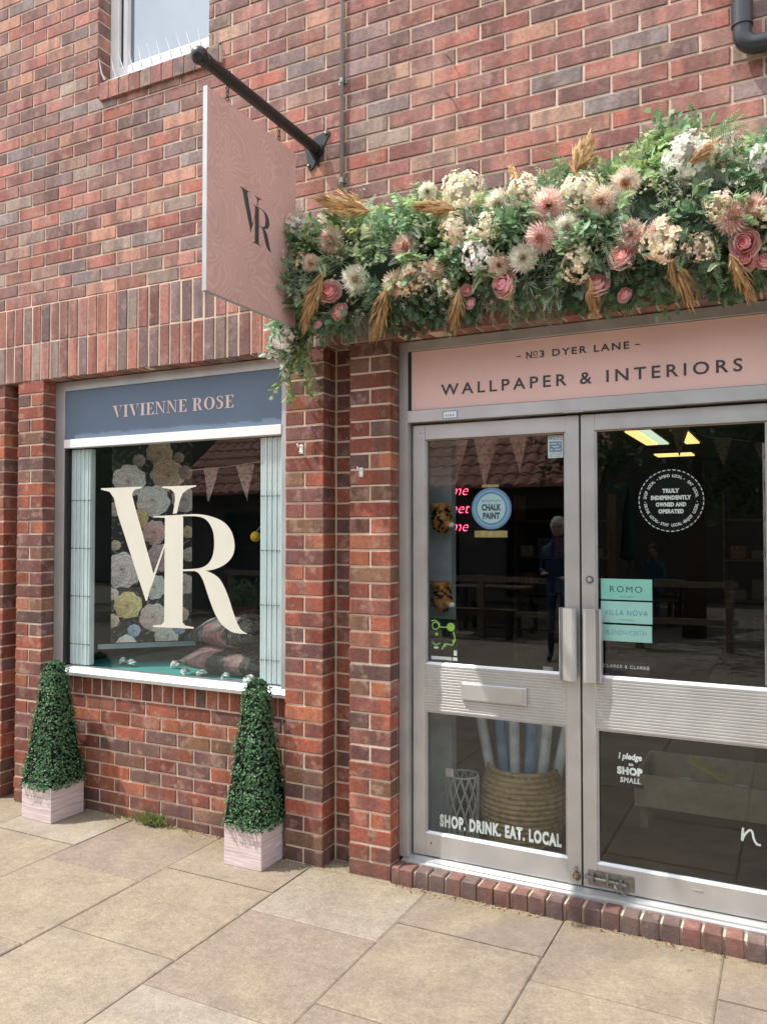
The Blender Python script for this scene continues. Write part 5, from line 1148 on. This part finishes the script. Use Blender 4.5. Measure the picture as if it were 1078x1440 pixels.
def rosef(x, y, z, r, c, rg):
    b = MB(); col = RC[c]; C0 = Vector((x, y, z)); ax = Vector((rg.uniform(-.5, .35), -1, rg.uniform(-.2, .55))).normalized(); t1 = ax.cross(Vector((0, 0, 1))).normalized(); t2 = ax.cross(t1); r *= 1.05
    for ri, (rr, hh, n_) in enumerate(((.16, .74, 3), (.32, .76, 3), (.48, .70, 4), (.64, .60, 4), (.78, .46, 5), (.92, .26, 5), (1.04, -.02, 5))):
        cc0 = tuple(min(1, q*f) for q, f in zip(col, (1, .66+.055*ri, .68+.052*ri)))
        for k in range(n_):
            a0 = k*2*math.pi/n_+ri*.9+rg.uniform(-.12, .12); half = math.pi/n_*1.45; cc = jcol(cc0, .05, rg); G = []; tw = rg.uniform(-.10, .10); hj = rg.uniform(-.12, .10); rj = rg.uniform(.90, 1.12)
            for i in range(7):
                row = []; s_ = i/6*2-1
                for j in range(5):
                    a = a0+half*s_*(.35+.65*min(1, j/2)); v = j/4
                    prof = math.sin(math.pi*(.08+(.66-.03*ri)*v))
                    rad = r*rr*rj*(.30+.70*prof)*(1+tw*s_)*(1+.05*math.sin(i*2.1+ri*3+k)*v)+(r*.07 if (j == 4 and ri > 2) else 0)-(r*.03 if j == 4 and ri < 3 else 0)
                    top = (hh+hj)*(1-.30*s_*s_)-(.04 if j == 4 and ri > 2 else 0); hgt = r*(-.5+(top+.5)*v**.85)
                    row.append(tuple(C0+(t1*math.cos(a)+t2*math.sin(a))*rad+ax*hgt))
                G.append(row)
            for i in range(6):
                for j in range(4): b.quad(G[i][j], G[i+1][j], G[i+1][j+1], G[i][j+1], tuple(min(1, q*(1.06 if j == 3 else .97)) for q in cc))
    b.sphere(tuple(C0+ax*r*.12), r*.42, 10, 7, col=(col[0]*.9, col[1]*.62, col[2]*.66))
    wp('rose_head', b, M['petal'], gl, smooth=True)
for q in HYD: hydr(*q, rg)
for q in MUM: mumf(*q, rg)
for q in ROSE: rosef(*q, rg)
# unseen-from-here continuation of the garland to the right keeps the same mix
for x in (1.95, 2.1): hydr(x, -.28, 2.85, .05, 1, rg); mumf(x+.06, -.3, 2.65, .05, 0, rg)
def plume(p0, p1, rg):
    b = MB(); p0, p1 = Vector(p0), Vector(p1); p1 = p1+(p1-p0)*.12; p0 = p0+Vector((0, -.02, 0)); ax = (p1-p0); L = ax.length; ax.normalize(); t1 = ax.cross(Vector((0, 1, .2))).normalized(); t2 = ax.cross(t1)
    for i in range(190):
        t = rg.random()**.8; base = p0+ax*L*t*.72; a = rg.uniform(0, 6.28); sd = (t1*math.cos(a)+t2*math.sin(a)); w_ = L*.20*math.sin(min(1, .25+t)*2.6)
        tip = base+ax*L*rg.uniform(.22, .34)+sd*w_*rg.uniform(.4, 1); wv = ax.cross(sd)*.0036; mid = (base+tip)/2+sd*w_*.25
        b.poly([tuple(base-wv), tuple(mid-wv), tuple(tip), tuple(mid+wv), tuple(base+wv)], jcol(rg.choice([(.60, .40, .20), (.70, .50, .28), (.50, .32, .16)]), .15, rg))
    wp('dried_plume', b, M['petal'], gl)
for p0, p1 in PLU: plume(p0, p1, rg)

# ---------------------------------------------------------------- weeds, grit and dry leaves
b = MB()
for i in range(260):
    k = rg.random(); c0 = (-1.26, .075) if k < .8 else (rg.uniform(-1.5, -1.0), .085); x, y = c0[0]+rg.gauss(0, .05), c0[1]+rg.gauss(0, .012); h = rg.uniform(.02, .095) if abs(x+1.26) < .09 else rg.uniform(.01, .03)
    leaf(b, Vector((x, min(y, .098), 0)), Vector((rg.uniform(-.6, .6), rg.uniform(-.8, .1), rg.uniform(.5, 1))), rv(rg), h, rg.uniform(.004, .010), jcol(rg.choice([(.16, .28, .07), (.24, .31, .10), (.34, .29, .13)]), .2, rg), 1)
tag(ob('weeds', b, M['leaf']), 'small green weeds and dry grass at the foot of the window wall', 'weeds', kind='stuff')
b = MB()
for i in range(330):
    if rg.random() < .55: x, y = rg.uniform(.25, 1.85), -.008-abs(rg.gauss(0, .018))
    else: x, y = rg.uniform(-1.6, -.62), .095-abs(rg.gauss(0, .022))
    s = rg.uniform(.003, .011); p = Vector((x, y, .001+rg.uniform(0, .006))); a = rv(rg).normalized()*s; c_ = rv(rg).normalized()*s
    b.poly([tuple(p-a), tuple(p+c_*.7), tuple(p+a), tuple(p-c_*.5)])
tag(ob('leaf_litter', b, M['litter']), 'scraps of dry leaf along the foot of the wall and step', 'leaf litter', kind='stuff')
b = MB()
for i in range(2600):
    k = rg.random()
    if k < .45: x, y = rg.uniform(-2.0, -.36), .100-abs(rg.gauss(0, .020))
    elif k < .8: x, y = rg.uniform(.0, 1.85), -.004-abs(rg.gauss(0, .014))
    elif k < .93: x, y = rg.uniform(-.14, 0), .10-abs(rg.gauss(0, .05))
    else: x, y = rg.uniform(-.36, .0), -.004-abs(rg.gauss(0, .02))
    s = rg.uniform(.0012, .0040); b.v += [(x-s, y-s, -.001), (x+s, y-s*.6, -.001), (x+s*.2, y+s, -.001), (x, y, s*1.2)]; i0 = len(b.v)-4
    b.f += [(i0, i0+1, i0+3), (i0+1, i0+2, i0+3), (i0+2, i0, i0+3)]; b.c += [None]*3
tag(ob('grit', b, M['soil']), 'sandy grit gathered against the bricks', 'grit', kind='stuff')

# ---------------------------------------------------------------- the street behind the camera (seen only mirrored in the glass)
ob2 = empty('opposite_building', 'low building with a red pantile roof across the lane', 'building', (-5, -11, 0))
wp('wall', MB().box(-9.5, -1.3, -15, -10.0, 0, 2.6), M['render_w'], ob2)
for x in (-8.6, -6.6, -4.6, -2.6): wp('window', MB().box(x, x+1.1, -10.0, -9.97, .5, 2.0), M['blacks'], ob2)
b = MB(); cols, rows = 38, 12
for rI in range(rows):
    for cI in range(cols):
        for k in range(6):
            def Z(u): return .045*math.sin(u*math.pi)
            x = -9.8+(cI+k/6)*.235; x2 = -9.8+(cI+(k+1)/6)*.235; y = -9.4-rI*.27; z = 2.35+rI*.2
            b.quad((x, y, z+Z(k/6)+.02), (x2, y, z+Z((k+1)/6)+.02), (x2, y-.28, z+.2+Z((k+1)/6)), (x, y-.28, z+.2+Z(k/6)))
            b.quad((x, y, z-.01), (x2, y, z-.01), (x2, y, z+Z((k+1)/6)+.02), (x, y, z+Z(k/6)+.02))
wp('roof', b, M['pantile'], ob2)
def street_tree(x, y, h, r, label, seed):
    rg = random.Random(seed); t = empty('street_tree', label, 'tree', (x, y, 0)); wp('trunk', MB().tube([(x, y, 0), (x+.05, y, h*.3), (x, y+.1, h*.6)], [.18, .14, .08], 10), M['wood'], t, smooth=True)
    b = MB()
    for c in range(45):
        d_ = rv(rg).normalized()*r*rg.random()**.4; cc = Vector((x, y, h*.62))+Vector((d_.x, d_.y, d_.z*.8)); col = jcol((.06, .12, .04), .35, rg)
        for i in range(70): p = cc+rv(rg).normalized()*rg.random()*r*.32; leaf(b, p, rv(rg), rv(rg), .16, .10, jcol(col, .2, rg), 1)
    wp('crown', b, M['leaf'], t)
street_tree(.5, -9.5, 6.0, 2.4, 'leafy dark tree across the lane, nearer the opposite building', 4); street_tree(4.0, -10.5, 6.5, 2.7, 'leafy dark tree across the lane, farther right', 6); street_tree(-12.5, -9.5, 6.5, 2.8, 'leafy dark tree across the lane, far left', 8)
tag(ob('garden_wall', MB().box(-40, 40, -16.4, -16, 0, 3.4), M['render_w']), 'long dull rendered wall at the far side of the lane', 'wall')
tag(ob('distant_houses', MB().box(-40, -14, -20, -17, 0, 7).box(-11, 8, -22, -18, 0, 6.0).box(11, 40, -21, -17, 0, 7), M['render_w']), 'plain houses beyond the lane wall', 'building')
def table(x, y, lb):
    t = empty('cafe_table', lb, 'table', (x, y, 0)); wp('tabletop', MB().box(x-.6, x+.6, y-.35, y+.35, .72, .75), M['wood'], t)
    for sx in (-1, 1):
        for sy in (-1, 1): wp('leg', MB().box(x+sx*.55-.025, x+sx*.55+.025, y+sy*.3-.025, y+sy*.3+.025, 0, .72), M['black'], t)
    for sy in (-1, 1):
        q = empty('bench', 'bench on the %s side of the %s' % ('near' if sy > 0 else 'far', lb), 'bench', (x, y+sy*.65, 0)); wp('seat', MB().box(x-.6, x+.6, y+sy*.65-.14, y+sy*.65+.14, .42, .45), M['wood'], q)
        for sx in (-1, 1): wp('leg', MB().box(x+sx*.5-.03, x+sx*.5+.03, y+sy*.65-.1, y+sy*.65+.1, 0, .42), M['black'], q)
table(-2.4, -8.6, 'dark cafe table to the left'); table(-.5, -11.4, 'dark cafe table opposite the doors'); table(-4.6, -7.6, 'dark cafe table farthest left')
pz = empty('closed_parasol', 'closed green parasol standing by a cafe table', 'parasol', (-1.0, -12.6, 0)); wp('pole', MB().tube([(-1.0, -12.6, 0), (-1.0, -12.6, 2.6)], .022, 10), M['woodl'], pz)
wp('canopy', MB().lathe([(.02, 2.5), (.07, 2.3), (.13, 1.6), (.17, 1.1), (.11, 1.05)], -1.0, -12.6, 10), M['canvas'], pz)
# people: one skinned body each, with clothing as part colours along the body
def person(x, y, face, pose, label, shirt, hair, scale=1.0):
    t = empty('person', label, 'person', (x, y, 0)); me = bpy.data.meshes.new('body')
    if pose == 'stand':
        V = [(0, 0, .95), (0, .0, 1.15), (0, .0, 1.38), (0, .02, 1.48), (0, .03, 1.60), (0, .03, 1.68), (.17, 0, 1.38), (.20, .02, 1.12), (.14, .22, 1.05), (-.17, 0, 1.38), (-.21, .02, 1.12), (-.10, .24, 1.10), (.09, 0, .88), (.10, .02, .48), (.10, 0, .08), (.10, .14, .03), (-.09, 0, .88), (-.10, .02, .48), (-.10, 0, .08), (-.10, .14, .03)]
    else:
        V = [(0, 0, .52), (0, .02, .74), (0, .05, .98), (0, .07, 1.08), (0, .09, 1.19), (0, .09, 1.27), (.17, .05, .98), (.21, .12, .74), (.12, .33, .70), (-.17, .05, .98), (-.21, .12, .74), (-.12, .33, .70), (.10, .05, .50), (.11, .45, .50), (.11, .43, .08), (.11, .57, .03), (-.10, .05, .50), (-.11, .45, .50), (-.11, .43, .08), (-.11, .57, .03)]
    E_ = [(0, 1), (1, 2), (2, 3), (3, 4), (4, 5), (2, 6), (6, 7), (7, 8), (2, 9), (9, 10), (10, 11), (0, 12), (12, 13), (13, 14), (14, 15), (0, 16), (16, 17), (17, 18), (18, 19)]
    Rr = [.15, .14, .15, .055, .095, .075, .06, .045, .032, .06, .045, .032, .09, .065, .045, .04, .09, .065, .045, .04]
    me.from_pydata([(a*scale, b_*scale, c*scale) for a, b_, c in V], E_, []); o = bpy.data.objects.new('body', me); C.objects.link(o)
    sk_ = o.modifiers.new('skin', 'SKIN'); ss = o.modifiers.new('sub', 'SUBSURF'); ss.levels = 1; ss.render_levels = 1
    for i, v in enumerate(me.skin_vertices[0].data): v.radius = (Rr[i], Rr[i]*.8); v.use_root = (i == 0)
    me.materials.append(shirt); o.parent = t
    hz = V[4][2]+.045; hy = V[4][1]
    hd = ob('head', MB().sphere((0, hy, hz-.01), .098, 16, 12, (.8, .95, 1.2)).sphere((0, hy+.10, hz-.02), .018, 8, 6, (1, 1, 1.3)).sphere((.08, hy, hz-.02), .022, 8, 6, (.5, .8, 1.2)).sphere((-.08, hy, hz-.02), .022, 8, 6, (.5, .8, 1.2)), M['skin'], t, smooth=True)
    ob('eyes', MB().sphere((.032, hy+.083, hz+.005), .011, 8, 6).sphere((-.032, hy+.083, hz+.005), .011, 8, 6), M['blacks'], hd); ob('mouth', MB().sphere((0, hy+.088, hz-.065), .02, 8, 5, (1.1, .4, .3)), M['tiger'], hd)
    ob('hair', MB().sphere((0, hy-.022, hz+.025), .108, 16, 10, (.88, .95, 1.12)), hair, t, smooth=True)
    for sg, vi in ((1, 8), (-1, 11)):
        px, py, pz_ = V[vi]; hb_ = MB().sphere((px, py+.04, pz_), .035, 10, 7, (.9, 1.2, .5))
        for f in range(4): hb_.tube([(px+(f-1.5)*.017, py+.06, pz_), (px+(f-1.5)*.018, py+.105-abs(f-1.5)*.006, pz_-.006), (px+(f-1.5)*.017, py+.125-abs(f-1.5)*.008, pz_-.022)], [.009, .008, .006], 6)
        hb_.tube([(px-sg*.03, py+.03, pz_), (px-sg*.055, py+.07, pz_-.005)], [.010, .007], 6); ob('hand', hb_, M['skin'], t, smooth=True)
    t.rotation_euler = (0, 0, face); return t
rl = empty('timber_railing', 'low timber railing along the far side of the lane', 'railing', (-3, -8.0, 0))
for i in range(8): wp('post', MB().box(-7.0+1.15*i, -6.9+1.15*i, -8.05, -7.95, 0, .95), M['woodl'], rl)
for z in (.35, .85): wp('rail', MB().box(-7.05, 1.2, -7.98, -7.94, z, z+.08), M['woodl'], rl)
for i, (x, y) in enumerate(((-6.1, -7.2), (-3.4, -7.0), (1.9, -8.8), (2.6, -8.6))):
    t = empty('plant_tub', ('%s plant tub from the left across the lane' % ('first', 'second', 'third', 'fourth')[i]), 'plant pot', (x, y, 0)); wp('tub', MB().lathe([(0, 0), (.18, 0), (.24, .4), (.21, .4), (.2, .36), (0, .36)], x, y, 16), M['pantile'], t)
    bb = MB()
    for k in range(260): leaf(bb, Vector((x, y, .55))+rv(rg).normalized()*.3*rg.random()**.5, rv(rg), rv(rg), .09, .05, jcol((.12, .22, .07), .3, rg), 0)
    wp('leaves', bb, M['leaf'], t)
person(-.73, -6.3, 0, 'stand', 'standing pale haired person in navy across the lane', M['navy'], M['hairw'])
person(-.45, -12.05, 0, 'sit', 'seated person in a turquoise shirt on the far cafe bench', M['teals'], M['hairb'])
